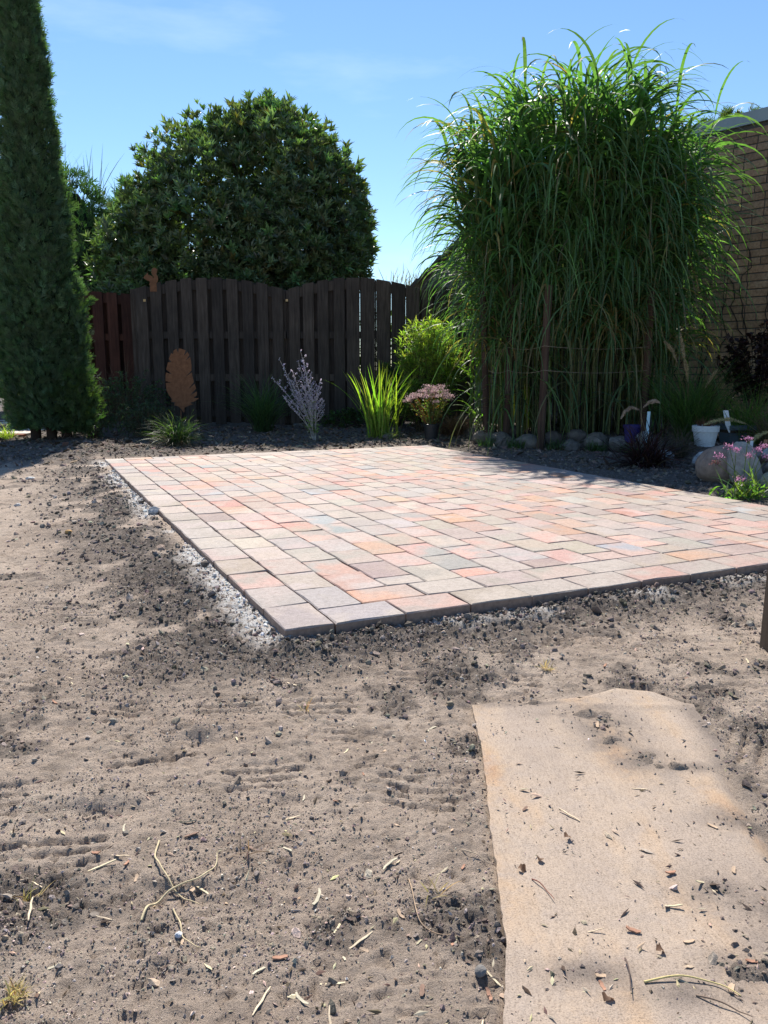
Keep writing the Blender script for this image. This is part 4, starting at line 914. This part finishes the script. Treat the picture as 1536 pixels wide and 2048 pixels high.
for j in range(NLF):
    f = np.clip(.26 + .74 * (j + rm.uniform(-.4, .6, NC)) / (NLF - 1), .05, 1.0); i0 = np.minimum((f * 8).astype(int), 7); fr = f * 8 - i0
    b = CP[np.arange(NC), i0] * (1 - fr)[:, None] + CP[np.arange(NC), i0 + 1] * fr[:, None]
    oaz = np.arctan2(b[:, 1] - 7.98, b[:, 0] - 1.89); az = oaz + rm.normal(0, 1.25, NC)
    e0 = rm.uniform(1.1, 1.5, NC); bend = np.where(f > .8, rm.uniform(1.9, 2.8, NC), rm.uniform(2.4, 3.05, NC)) * np.where(f < .5, 1.08, 1.0) ; Ln = rm.uniform(.65, 1.10, NC) * np.where(f < .4, .85, 1) * np.where(f > .93, .8, 1)
    c = vary((.074, .138, .060), NC, .22, rm, .07); dry = rm.random(NC) < np.where(f < .35, .40, .06); c[dry] = vary((.20, .15, .07), dry.sum(), .2, rm, .05) 
    blades(mb, b, az, e0, bend, Ln, np.where(f > .6, rm.uniform(.022, .036, NC), rm.uniform(.012, .024, NC)), c, 11, 1.05, .30, r=rm)
# emerging spears
b = CP[:, -1]; m = NC; sel = rm.random(m) < .25; b = b[sel]; m = len(b)
blades(mb, b, rm.uniform(0, 6.28, m), rm.uniform(1.35, 1.57, m), rm.uniform(-.1, .35, m), rm.uniform(.15, .34, m), rm.uniform(.005, .011, m), vary((.085, .15, .04), m, .2, rm), 6, r=rm)
m = 520; fa = rm.uniform(0, 1, m); b = np.c_[.98 + 1.85 * fa, 7.58 + .12 * rm.normal(0, 1, m) + .10 * np.cos(fa * 6), rm.uniform(.35, 2.7, m) - .4 * np.abs(fa - .5)]
blades(mb, b, rm.normal(-1.57, 1.0, m), rm.uniform(1.2, 1.5, m), rm.uniform(2.75, 3.1, m), rm.uniform(.6, 1.3, m), rm.uniform(.008, .019, m), np.where(rm.random((m, 1)) < .2, vary((.16, .14, .08), m, .2, rm, .05), vary((.08, .14, .06), m, .25, rm, .07)), 11, .55, .3, r=rm)
kind(mb.build('leaves', M_LEAF, gg), 'stuff')
# lower shoots on the left side that hang into the sun
m = 22; b = np.c_[rm.uniform(1.0, 1.25, m), rm.uniform(7.7, 8.5, m), rm.uniform(.15, 1.8, m)]; mb = MB()
blades(mb, b, rm.uniform(2.3, 4.2, m), rm.uniform(.6, 1.3, m), rm.uniform(1.5, 2.8, m), rm.uniform(.3, .55, m), rm.uniform(.016, .028, m), vary((.085, .16, .04), m, .2, rm), 10, 1.3, .3, r=rm)
m = 12; b = np.c_[rm.uniform(.82, 1.0, m), rm.uniform(7.75, 8.2, m), np.full(m, .05)]; CPs = np.stack([b + np.array([0, 0, 1.]) * h for h in np.linspace(0, .8, 5)], 1); tubes(mb, CPs, .004, 4, (.10, .15, .05))
for h in (.2, .38, .55, .7, .8): blades(mb, b + [0, 0, h], rm.uniform(0, 6.28, m), rm.uniform(.6, 1.2, m), rm.uniform(1, 2.2, m), rm.uniform(.2, .4, m), rm.uniform(.014, .022, m), vary((.10, .18, .04), m, .2, rm), 8, r=rm)
mb.build('side_shoots', M_LEAF, gg)
STK = [(.985, 7.72, 1.45, .030, -2, 'dark thin stake at the left side of the tall grass'), (1.155, 7.62, 1.5, .033, 1.5, 'reddish stake second from the left before the tall grass'), (1.405, 7.20, 1.45, .036, 1.5, 'thick stake third from the left before the tall grass'), (2.40, 7.45, 1.45, .036, 1, 'stake at the right side of the tall grass')]
for k, (x, y, h, r_, ln, lab) in enumerate(STK):
    mb = MB(); n = 10; zz = np.linspace(-.15, h, 7); P_ = np.c_[.004 * np.sin(zz * 4), .004 * np.cos(zz * 3), zz]; tube(mb, P_, r_, 8, (.5, .5, .5)); o = mb.build('stake', M_STAKE, None, True); o.location = (x, y, 0); o.rotation_euler = (R(-1), R(ln), 0); tag(o, lab, 'stake', 'wooden stakes holding the tall grass')
for z_, lab in ((.93, 'upper twine tied between the stakes'), (.72, 'lower twine tied between the stakes')):
    mb = MB(); P_ = []
    for (x0, y0), (x1, y1) in (((.985, 7.685), (1.155, 7.58)), ((1.155, 7.58), (1.405, 7.158)), ((1.405, 7.158), (2.40, 7.41))):
        for t_ in np.linspace(0, 1, 9)[:-1]: P_.append((x0 + (x1 - x0) * t_, y0 + (y1 - y0) * t_, z_ - .10 * t_ * (1 - t_)))
    P_.append((2.40, 7.41, z_)); tube(mb, P_, .0022, 5, (.5, .45, .35)); tag(mb.build('twine', M_ROPE, None, True), lab, 'twine')

# ------------------------------------------------------------------ bed plants
def tuft(name, label, x, y, n, Lr, er, br, wr, col, spread=.05, k=8, mat=None, seed=1, cat='grass', vary_s=.25, tipc=None, z=None, azr=None, pw=1.4):
    r = np.random.default_rng(seed); g = thing(name, label, cat); a = r.uniform(0, 6.28, n) if azr is None else r.uniform(*azr, n); q = spread * np.sqrt(r.random(n)); b0 = r.uniform(0, 6.28, n)
    bz = z1(x, y) - .01 if z is None else z
    b = np.c_[x + q * np.cos(b0), y + q * np.sin(b0), np.full(n, bz)]; mb = MB()
    blades(mb, b, a, r.uniform(*er, n), r.uniform(*br, n), r.uniform(*Lr, n), r.uniform(*wr, n), vary(col, n, vary_s, r, .08), k, pw, .3, tipc, r)
    kind(mb.build('blades', mat or M_LEAF, g), 'stuff'); return g
g = tuft('sedge_tuft', 'low sedge tuft in front of the metal feather', -1.93, 7.50, 420, (.22, .42), (.5, 1.5), (.6, 2.0), (.004, .007), (.055, .085, .035), .07, seed=61)
mb = MB(); r = np.random.default_rng(62); n = 170; blades(mb, np.tile([-1.93, 7.47, .03], (n, 1)) + r.normal(0, .05, (n, 3)) * [1, 1, .2], r.uniform(3.3, 6.1, n), r.uniform(.1, .9, n), r.uniform(.9, 1.9, n), r.uniform(.16, .32, n), np.full(n, .004), vary((.17, .135, .08), n, .25, r), 7, r=r); kind(mb.build('dry_blades', M_DRY, g), 'stuff')
g = tuft('fountain_grass', 'shaded grass clump before the fence left of the lavender plant', -1.32, 8.75, 420, (.45, .85), (.9, 1.5), (.5, 1.8), (.004, .007), (.05, .085, .04), .10, seed=63)
# striped sunlit grass
r = np.random.default_rng(64); g = thing('striped_grass', 'bright yellow green upright grass in front of the fence', 'grass'); mb = MB(); n = 130
b = np.c_[-.06 + r.normal(0, .07, n), 8.18 + r.normal(0, .05, n), np.full(n, z1(-.06, 8.18))]
blades(mb, b, r.uniform(0, 6.28, n), r.uniform(1.1, 1.55, n), r.uniform(.05, 1.0, n), r.uniform(.35, .85, n), r.uniform(.010, .018, n), vary((.16, .22, .04), n, .2, r), 10, 1.8, .3, r=r); kind(mb.build('blades', M_LEAF, g), 'stuff')
tuft('grass_tuft', 'small tuft of pale grass at the foot of the bright upright grass', .07, 8.02, 60, (.08, .16), (.6, 1.5), (.3, 1.2), (.004, .006), (.16, .18, .08), .05, seed=65)
tuft('sunlit_tuft', 'small yellow green tuft beside the pale path', -3.80, 8.05, 70, (.12, .28), (.6, 1.5), (.3, 1.3), (.006, .01), (.19, .22, .06), .06, seed=66)
# brown sedge
tuft('brown_sedge', 'mound of hair thin brown sedge behind the black pot', .72, 8.30, 900, (.22, .38), (.4, 1.4), (.9, 2.2), (.0025, .004), (.17, .10, .06), .10, mat=M_DRY, seed=67)
# lavender-like perovskia
r = np.random.default_rng(68); g = thing('lavender_shrub', 'pale stemmed shrub with lilac flower spikes in the sunny bed', 'shrub'); mb = MB(); fl = MB(); lf = MB()
bx_, by_, bz_ = -.69, 7.95, z1(-.69, 7.95)
stems = [(-.40, .62, 0), (-.33, .80, .02), (-.28, .62, .1), (-.22, .70, -.05), (-.16, .78, .06), (-.12, .88, 0), (-.08, .80, -.08), (-.03, .66, .05), (.03, .50, 0), (.06, .60, -.04), (-.18, .48, .0), (-.30, .45, -.06), (.0, .36, .1), (.08, .40, .02), (-.10, .58, -.1)]
for dx, h, dy in stems:
    tt = np.linspace(0, 1, 9); P_ = np.c_[bx_ + dx * tt ** 1.3 + .01 * np.sin(tt * 6 + dx * 20), by_ + dy * tt, bz_ + h * tt]
    tube(mb, P_, np.linspace(.005, .002, 9), 5, (.45, .43, .42))
    for s_ in range(10):
        t0 = .42 + .055 * s_; p0 = np.array([np.interp(t0, tt, P_[:, k]) for k in range(3)]); sg = 1 if s_ % 2 else -1; ln = .16 * (1.1 - t0)
        e = p0 + np.array([sg * ln * .8 + r.normal(0, .01), r.normal(0, .04), ln * .9]); tube(mb, [p0, (p0 + e) / 2 - [0, 0, .006], e], [.0022, .0018, .001], 4, (.45, .43, .44))
        m = 6; q = p0 + (e - p0) * r.uniform(.35, 1, (m, 1)); leaves(fl, q, unit(m, r) + [0, 0, .3], unit(m, r), .017, .011, vary((.46, .43, .50), m, .15, r, .04))
    m = 26; t0 = r.uniform(.5, 1.02, m); q = np.stack([np.interp(t0, tt, P_[:, k]) for k in range(3)], -1); leaves(fl, q, unit(m, r) + [0, 0, .2], unit(m, r), .018, .012, vary((.50, .48, .54), m, .15, r, .04))
    m = 10; t0 = r.uniform(.12, .5, m); q = np.stack([np.interp(t0, tt, P_[:, k]) for k in range(3)], -1); leaves(lf, q, unit(m, r) * [1, 1, .4] + [0, 0, .3], unit(m, r) + [0, 0, 1], .045, .014, vary((.16, .22, .09), m, .2, r))
mb.build('stems', M_DRY, g, True); fl.build('flowers', M_PETAL, g); lf.build('leaves', M_LEAF, g)
# leafy shrub helper
def shrub(name, label, c, rad, n, ln, asp, col, seed, cat='shrub', stems=14, z0=0., mat=None, up=.35, droop=.2, ns=26, outl=True):
    r = np.random.default_rng(seed); g = thing(name, label, cat); mb = MB(); sm = MB(); c = np.array(c, float); rad = np.array(rad, float); base = np.array([c[0], c[1], z0])
    tw = n // ns; d = unit(tw, r); tip = c + d * rad * (r.uniform(.35, 1.0, (tw, 1)) ** .6) * (1 + .25 * (fbm(d[:, 0] * 2, d[:, 1] * 2 + d[:, 2], 1.7, seed, 2)[:, None] - .5))
    st = base + (tip - base) * r.uniform(.45, .75, (tw, 1)) + np.array([0, 0, .04])
    P_ = np.stack([st + (tip - st) * t_ + np.array([0, 0, .06]) * math.sin(math.pi * t_) for t_ in np.linspace(0, 1, 5)], 1); tubes(sm, P_, .0025, 3, (.10, .085, .05))
    for j in range(stems):
        e = st[r.integers(tw)]; tube(sm, [base + r.normal(0, .03, 3) * [1, 1, 0], (base + e) / 2 + r.normal(0, .03, 3), e], [.008, .006, .003], 4, (.09, .07, .045))
    for j in range(ns):
        t_ = r.uniform(.15, 1.05, tw); q = st + (tip - st) * t_[:, None] + np.array([0, 0, .06]) * np.sin(np.pi * t_)[:, None]
        dd = nrm(nrm(tip - st) * .7 + unit(tw, r) * .9 + [0, 0, up - .2]); L_ = ln * r.uniform(.6, 1.3, tw)
        leaves(mb, q, dd, unit(tw, r) * .6 + [0, 0, 1], L_, L_ * asp, vary(col, tw, .25, r), .2, droop)
    mb.build('leaves', mat or M_LEAF, g); sm.build('stems', M_BARK, g, True); return g
shrub('bamboo_bush', 'bright sunlit bamboo bush between the fence and the tall grass', (.50, 8.86, .80), (.41, .26, .54), 7200, .075, .17, (.18, .24, .06), 71, z0=.05, ns=24)
shrub('bamboo_bush', 'low leafy bamboo shoots behind the flowering pot', (.40, 8.6, .38), (.42, .18, .22), 1500, .075, .17, (.12, .17, .05), 73, z0=.05, ns=24)
shrub('silver_shrub', 'dark blue green shrub left of the metal feather', (-2.75, 8.75, .38), (.50, .30, .36), 5200, .028, .4, (.055, .085, .06), 74, z0=.05, ns=26)
shrub('silver_shrub', 'low blue green shrub at the front left of the feather', (-2.42, 8.25, .20), (.36, .25, .22), 3600, .024, .4, (.06, .085, .065), 75, z0=.04, ns=26)
shrub('silver_shrub', 'low dark shrub beside the foot of the tall conifer', (-2.98, 8.2, .16), (.30, .25, .18), 2200, .025, .4, (.045, .075, .05), 76, z0=.04, ns=26)
tuft('dry_grass', 'thin dry grass standing before the reddish fence panel', -3.05, 9.3, 60, (.5, .95), (1.0, 1.5), (.2, 1.3), (.004, .007), (.11, .10, .06), .14, mat=M_DRY, seed=77)
shrub('ground_herb', 'small green weeds under the fence behind the lavender plant', (-.45, 9.2, .12), (.3, .2, .12), 900, .05, .4, (.05, .085, .035), 78, z0=.04, ns=18)
# shadow-side bush right below bamboo
shrub('dark_bush', 'dark leafy bush in shade between bamboo and fence', (.15, 9.15, .45), (.32, .22, .42), 1900, .07, .3, (.05, .085, .03), 79, z0=.05, ns=22)

def lathe(mb, prof, n=28, c=None, caps=True):
    P = np.array(prof, float); k = len(P); an = np.arange(n) * 2 * np.pi / n
    V = np.stack([P[:, 0:1] * np.cos(an), P[:, 0:1] * np.sin(an), np.repeat(P[:, 1:2], n, 1)], -1).reshape(-1, 3)
    mb.add(V, [(i*n+j, i*n+(j+1)%n, (i+1)*n+(j+1)%n, (i+1)*n+j) for i in range(k-1) for j in range(n)], c)
def pot(label, x, y, r0, r1, h, c, rim=.018, z=None):
    z = z1(x, y) - .008 if z is None else z
    g = thing('flower_pot', label, 'flower pot', (x, y, z)); mb = MB(); lathe(mb, [(0.001, 0), (r0 - .004, 0), (r0, .004), (r1 - .004, h - rim * 1.3), (r1 - .004, h - rim * 1.3 + .001)], c=c); pb = mb.build('body', M_PLASTIC, g, False)
    mb = MB(); lathe(mb, [(r1 - .003, h - rim * 1.3), (r1 + .004, h - rim * 1.25), (r1 + .006, h), (r1 + .002, h + .002), (r1 - .006, h - .004), (r1 - .012, h - .05)], c=c); mb.build('rim', M_PLASTIC, pb, False)
    mb = MB(); lathe(mb, [(.001, h - .02), (r1 * .5, h - .016), (r1 - .009, h - .024)], 20, (.06, .045, .035)); mb.build('potting_soil', M_CLOD, g); return z + h - .02
zp = pot('black round pot holding the pink flower clump', .47, 7.98, .062, .076, .155, (.018, .02, .024), .022)
r = np.random.default_rng(80); g = thing('stonecrop', 'pink flat headed flowering stonecrop growing in the black pot', 'flowering plant'); sm = MB(); fl = MB(); lf = MB()
for j in range(46):
    a_ = r.uniform(0, 6.28); q = math.sqrt(r.random()); tip = np.array([.47 + .25 * q * math.cos(a_), 7.98 + .17 * q * math.sin(a_), zp + .37 - .12 * q * q + r.normal(0, .015)]); b_ = np.array([.47 + .04 * q * math.cos(a_), 7.98 + .04 * q * math.sin(a_), zp - .01])
    tube(sm, [b_, b_ * .45 + tip * .55 + [0, 0, .02], tip], [.0035, .003, .002], 4, vary((.14, .16, .06), 1, .2, r)[0] if r.random() < .7 else (.25, .10, .05))
    m = 60; q_ = tip + r.normal(0, 1, (m, 3)) * [.024, .024, .007]; leaves(fl, q_, unit(m, r) * .7 + [0, 0, .6], unit(m, r), .012, .010, vary((.31, .24, .23), m, .25, r, .06))
    m = 12; t_ = r.uniform(.1, .9, (m, 1)); q_ = b_ + (tip - b_) * t_; leaves(lf, q_, unit(m, r) * [1, 1, .5] + [0, 0, .5], unit(m, r) + [0, 0, .8], .036, .011, np.where(r.random((m, 1)) < .2, vary((.25, .10, .05), m, .2, r), vary((.11, .14, .05), m, .2, r)))
sm.build('stems', M_LEAF, g, True); kind(fl.build('flowers', M_PETAL, g), 'stuff'); kind(lf.build('leaves', M_LEAF, g), 'stuff')

# tufts of thyme in front of the stones
for k, (x, y, lab) in enumerate(((.97, 7.48, 'small grassy herb at the left end of the stone row'), (1.22, 7.32, 'small grassy herb between second and third stake'), (1.53, 7.10, 'small grassy herb just right of the third stake'), (1.86, 7.02, 'grassy herb in front of the largest edging boulder'), (2.12, 6.82, 'grassy herb in front of the right end of stone row'))):
    tuft('herb_tuft', lab, x, y, 130, (.06, .15), (.7, 1.5), (.2, 1.0), (.004, .007), (.06, .10, .045), .09, 6, seed=90 + k, cat='herb')
shrub('white_herb', 'little white flowering herb beside the giant grass foot', (.95, 7.75, .14), (.10, .08, .10), 500, .016, .6, (.22, .24, .16), 96, z0=.03, ns=20)

# plumes
def plume(mb, pts, ln, rad, col, r, n=700):
    P = np.array(pts, float); t = np.linspace(0, 1, len(P)); s = r.random(n) ** .9; q = np.stack([np.interp(s, t, P[:, k]) for k in range(3)], -1); T_ = nrm(np.stack([np.interp(s, t, np.gradient(P[:, k])) for k in range(3)], -1))
    d = nrm(T_ * .9 + unit(n, r) * .8); L_ = rad * (.5 + .9 * np.sin(np.pi * np.clip(s, .03, .97)))
    leaves(mb, q, d, unit(n, r), L_, .0025, vary(col, n, .2, r, .05), 0, .05)
r = np.random.default_rng(101)
g = thing('purple_fountain_grass', 'dark purple fountain grass with two drooping plumes at the patio edge', 'grass'); mb = MB(); n = 330
X0, Y0 = 1.93, 5.85; z0_ = z1(X0, Y0)
b = np.c_[X0 + r.normal(0, .05, n), Y0 + r.normal(0, .05, n), np.full(n, z0_)]
blades(mb, b, r.uniform(0, 6.28, n), r.uniform(.25, 1.5, n), r.uniform(.4, 1.9, n), r.uniform(.2, .45, n), r.uniform(.006, .012, n), vary((.038, .016, .022), n, .35, r, .12), 8, 1.4, .3, r=r); kind(mb.build('blades', M_LEAF, g), 'stuff')
for pts in ([(X0, Y0, z0_ + .2), (1.87, 5.82, .36), (1.84, 5.80, .435), (1.79, 5.8, .455), (1.74, 5.8, .43), (1.71, 5.8, .375)], [(X0 + .02, Y0, z0_ + .2), (1.86, 5.84, .38), (1.87, 5.82, .45), (1.90, 5.8, .485), (1.94, 5.8, .50), (1.98, 5.8, .488)]):
    mb = MB(); tube(mb, pts, [.002] * 6, 4, (.22, .17, .12)); st_ = mb.build('plume_stem', M_DRY, g, True); mb = MB(); plume(mb, pts[2:], 0, .016, (.42, .35, .28), r, 900); mb.build('plume', M_DRY, st_)
n = 60; mb = MB(); blades(mb, b[:n], r.uniform(3, 6.3, n), r.uniform(.0, .7, n), r.uniform(.3, 1.2, n), r.uniform(.2, .38, n), r.uniform(.006, .010, n), vary((.13, .085, .06), n, .3, r), 7, r=r); kind(mb.build('dry_blades', M_DRY, g), 'stuff')
# blue pot and label
pot('violet blue pot standing behind the purple grass', 2.16, 6.98, .058, .074, .15, (.03, .022, .13))
def label_stake(lab, x, y, z0, z1_, w_, mat, rz=0., tilt=.1, orange=False):
    g = thing('plant_label', lab, 'plant label', (x, y, z0), rz); mb = MB(); h = z1_ - z0
    V = [(-w_ / 2, 0, h * .35), (-w_ * .1, 0, 0), (w_ * .1, 0, 0), (w_ / 2, 0, h * .35), (w_ / 2, 0, h), (-w_ / 2, 0, h)]; V = [(x_ + tilt * z_, y_, z_) for x_, y_, z_ in V]
    V2 = [(x_, y_ + .0015, z_) for x_, y_, z_ in V]; mb.add(V + V2, [(i, (i + 1) % 6, (i + 1) % 6 + 6, i + 6) for i in range(6)]); mb.add(V, [tuple(range(6))]); mb.add(V2, [tuple(range(5, -1, -1))]); mb.build('tag', mat, g)
    if orange: mb = MB(); mb.box((-w_ * .35 + tilt * h * .6, -.0015, h * .52), (w_ * .35 + tilt * h * .6, -.0005, h * .68)); mb.build('print', M_LABELO, g)
label_stake('pale blue plant label stuck upright behind the purple grass', 2.0, 6.1, .15, .41, .024, M_LABELC, .1, .03)
# white pot and its withered plant
zw = pot('white round flower pot among the rocks', 2.55, 6.36, .072, .098, .17, (.62, .66, .68), .036)
tuft('withered_plant', 'withered reddish brown plant in the white pot', 2.55, 6.36, 140, (.06, .14), (.5, 1.5), (.5, 1.8), (.004, .006), (.15, .07, .04), .06, 6, M_DRY, 103, 'plant', z=zw - .01)
# slate planter
g = thing('planter_box', 'dark slate blue planter box right of the white pot', 'planter', (2.92, 6.62, z1(2.92, 6.62) - .01), .1)
mb = MB(); lo, hi, h_ = .105, .125, .155
V = [(-lo, -.08, 0), (lo, -.08, 0), (lo, .08, 0), (-lo, .08, 0), (-hi, -.10, h_), (hi, -.10, h_), (hi, .10, h_), (-hi, .10, h_)]
mb.add(V, [(0, 3, 2, 1), (0, 1, 5, 4), (1, 2, 6, 5), (2, 3, 7, 6), (3, 0, 4, 7)], (.07, .10, .125)); mb.build('body', M_PLASTIC, g)
mb = MB(); mb.box((-hi - .008, -.108, h_ - .035), (hi + .008, -.098, h_ + .004), (.075, .11, .135)); mb.box((-hi - .008, .098, h_ - .035), (hi + .008, .108, h_ + .004), (.075, .11, .135)); mb.box((-hi - .008, -.0975, h_ - .035), (-hi + .002, .0975, h_ + .003), (.075, .11, .135)); mb.box((hi - .002, -.0975, h_ - .035), (hi + .008, .0975, h_ + .003), (.075, .11, .135)); mb.build('rim', M_PLASTIC, g)
mb = MB(); mb.box((-hi + .003, -.097, h_ - .06), (hi - .003, .097, h_ - .02), (.06, .045, .035)); mb.build('potting_soil', M_CLOD, g)
label_stake('leaning white plant label with orange print in the planter', 2.80, 6.50, .22, .40, .045, M_LABELW, .1, -.25, True)
label_stake('small white tag on the rocks above the pink flowers', 2.55, 5.55, .17, .235, .022, M_LABELW, .1, .03)
label_stake('small terracotta tag on the rocks right of the white tag', 2.66, 5.58, .17, .24, .028, M_LABELT, .1, .03)
# green grasses at right
def fgrass(label, x, y, n, Lr, seed, plumes, col=(.055, .095, .03)):
    g = tuft('fountain_grass', label, x, y, n, Lr, (.8, 1.52), (.4, 1.7), (.004, .007), col, .12, 9, seed=seed); r = np.random.default_rng(seed + 500)
    for pts in plumes:
        mb = MB(); tube(mb, pts, np.linspace(.002, .0015, len(pts)), 4, (.22, .17, .10)); st_ = mb.build('plume_stem', M_DRY, g, True); mb = MB(); plume(mb, pts[-4:], 0, .02, (.42, .34, .22), r, 600); mb.build('plume', M_DRY, st_)
    return g
def arc(b, tip, bow=.1, n=8):
    b, tip = np.array(b, float), np.array(tip, float); return [tuple(b + (tip - b) * t_ + np.array([0, 0, bow]) * math.sin(math.pi * t_) * 1.0) for t_ in np.linspace(0, 1, n)]
fgrass('green fountain grass with pale plumes before the brick wall', 2.62, 6.85, 480, (.5, .95), 111, [arc((2.62, 6.85, .15), (2.46, 6.8, 1.02), .1), arc((2.62, 6.85, .15), (2.30, 6.7, .95), .18), arc((2.62, 6.85, .15), (2.44, 6.6, .80), .1), arc((2.6, 6.85, .15), (2.75, 6.7, .72), .1)])
fgrass('sunlit green grass in the slate planter at the right edge', 3.0, 6.62, 380, (.3, .62), 112, [arc((3.1, 6.6, .2), (3.17, 6.5, .75), .05)], (.075, .125, .035))
fgrass('dense green grass between the white pot and the brick wall', 2.80, 7.35, 420, (.4, .75), 113, [], (.05, .09, .03))
tuft('dry_sedge', 'thin greyish sedge left of the white pot', 2.33, 6.30, 240, (.18, .36), (.6, 1.5), (.7, 2.0), (.003, .005), (.10, .085, .055), .07, mat=M_DRY, seed=114)
g = thing('arching_plume', 'two pale feathery plumes arching over the white pot', 'grass'); r = np.random.default_rng(115)
for pts in ([(3.05, 6.3, .16), (2.92, 6.25, .24), (2.80, 6.2, .31), (2.68, 6.15, .345), (2.58, 6.1, .35), (2.48, 6.05, .34), (2.40, 6.02, .315)], [(3.05, 6.3, .16), (2.98, 6.1, .25), (2.88, 5.95, .27), (2.80, 5.9, .265), (2.73, 5.88, .235), (2.69, 5.88, .19), (2.68, 5.88, .165)]):
    mb = MB(); tube(mb, pts, .0018, 4, (.30, .26, .15)); st_ = mb.build('plume_stem', M_DRY, g, True); mb = MB(); plume(mb, pts[-5:], 0, .02, (.50, .46, .26), r, 700); mb.build('plume', M_DRY, st_)
tuft('right_grass', 'bronze grass tuft at the far right behind the rocks', 3.02, 6.25, 260, (.25, .5), (.5, 1.5), (.5, 1.7), (.004, .006), (.12, .10, .05), .06, mat=M_DRY, seed=116)
# purple leaved shrub
shrub('purple_shrub', 'dark purple leaved shrub at the right edge before the bricks', (3.32, 7.1, .78), (.42, .30, .36), 2300, .05, .75, (.022, .010, .014), 121, z0=.1, ns=16)
shrub('red_tipped_shrub', 'red leaf tips entering the picture at right edge high up', (3.42, 6.9, 1.60), (.20, .16, .22), 420, .055, .5, (.22, .035, .02), 122, z0=.1, ns=14)
# verbena
r = np.random.default_rng(131); g = thing('verbena', 'pink clustered verbena with thin stems at the patio edge right', 'flowering plant'); sm = MB(); fl = MB(); lf = MB(); X0, Y0 = 2.02, 4.42; z0_ = z1(X0, Y0)
heads = [(1.99, 4.38, .345), (1.91, 4.42, .30), (1.94, 4.40, .285), (2.05, 4.38, .285), (1.86, 4.43, .245), (1.93, 4.30, .135), (2.10, 4.42, .30), (2.03, 4.42, .25), (1.84, 4.42, .21), (2.14, 4.45, .24)]
for j, h_ in enumerate(heads):
    b_ = np.array([X0 + r.normal(0, .04), Y0 + r.normal(0, .03), z0_]); h_ = np.array(h_); tube(sm, [b_, b_ * .5 + h_ * .5 + [0, 0, .02], h_], [.0028, .0022, .0016], 4, (.10, .13, .06))
    m = 70; q = h_ + r.normal(0, 1, (m, 3)) * [.013, .010, .007]; leaves(fl, q, unit(m, r) + [0, 0, .6], unit(m, r), .009, .007, vary((.36, .19, .29), m, .25, r, .06) if j != 8 else vary((.12, .06, .06), m))
n = 60; b = np.c_[X0 + r.normal(0, .07, n), Y0 + r.normal(0, .05, n), np.full(n, z0_)]
blades(lf, b, r.uniform(0, 6.28, n), r.uniform(.5, 1.4, n), r.uniform(.2, 1.2, n), r.uniform(.10, .24, n), r.uniform(.007, .013, n), vary((.10, .15, .05), n, .3, r), 7, r=r)
m = 110; q = np.c_[X0 + r.normal(.02, .09, m), Y0 + r.normal(0, .05, m), z0_ + np.abs(r.normal(0, .06, m))]; leaves(lf, q, unit(m, r) + [0, 0, .3], unit(m, r) + [0, 0, .6], .045, .016, vary((.09, .16, .045), m, .3, r))
sm.build('stems', M_LEAF, g, True); kind(fl.build('flowers', M_PETAL, g), 'stuff'); kind(lf.build('leaves', M_LEAF, g), 'stuff')

# weeds and dry tufts on the bare soil
for k, (x, y, n, L_, lab) in enumerate(((-.485, .98, 34, (.012, .038), 'dry yellow weed tuft at the left edge of foreground'), (-.42, .80, 44, (.010, .034), 'sparse dry weed at bottom left corner'), (-.17, 1.60, 9, (.02, .045), 'single dry sprig standing in soil before the patio'), (.395, 1.83, 28, (.015, .035), 'small yellowish weed just above the mat'), (.525, .90, 50, (.02, .045), 'pale dry root tangle on the right side of the mat'), (.56, 1.0, 26, (.02, .05), 'dry stalks beside the dirt on the mat'), (.07, .99, 10, (.02, .045), 'thin dry weed left of the mat'), (-.20, 1.08, 10, (.03, .07), 'dark upright sprig beside the crossing roots'))):
    tuft('dry_weed', lab, x, y, n, L_, (.1, 1.4), (.2, 1.4), (.0012, .0024), (.40, .31, .13) if k != 7 else (.16, .11, .08), .012, 6, M_DRY, 140 + k, 'weed', z=float(surf(np.array([x]), np.array([y]))[0]) + .001)
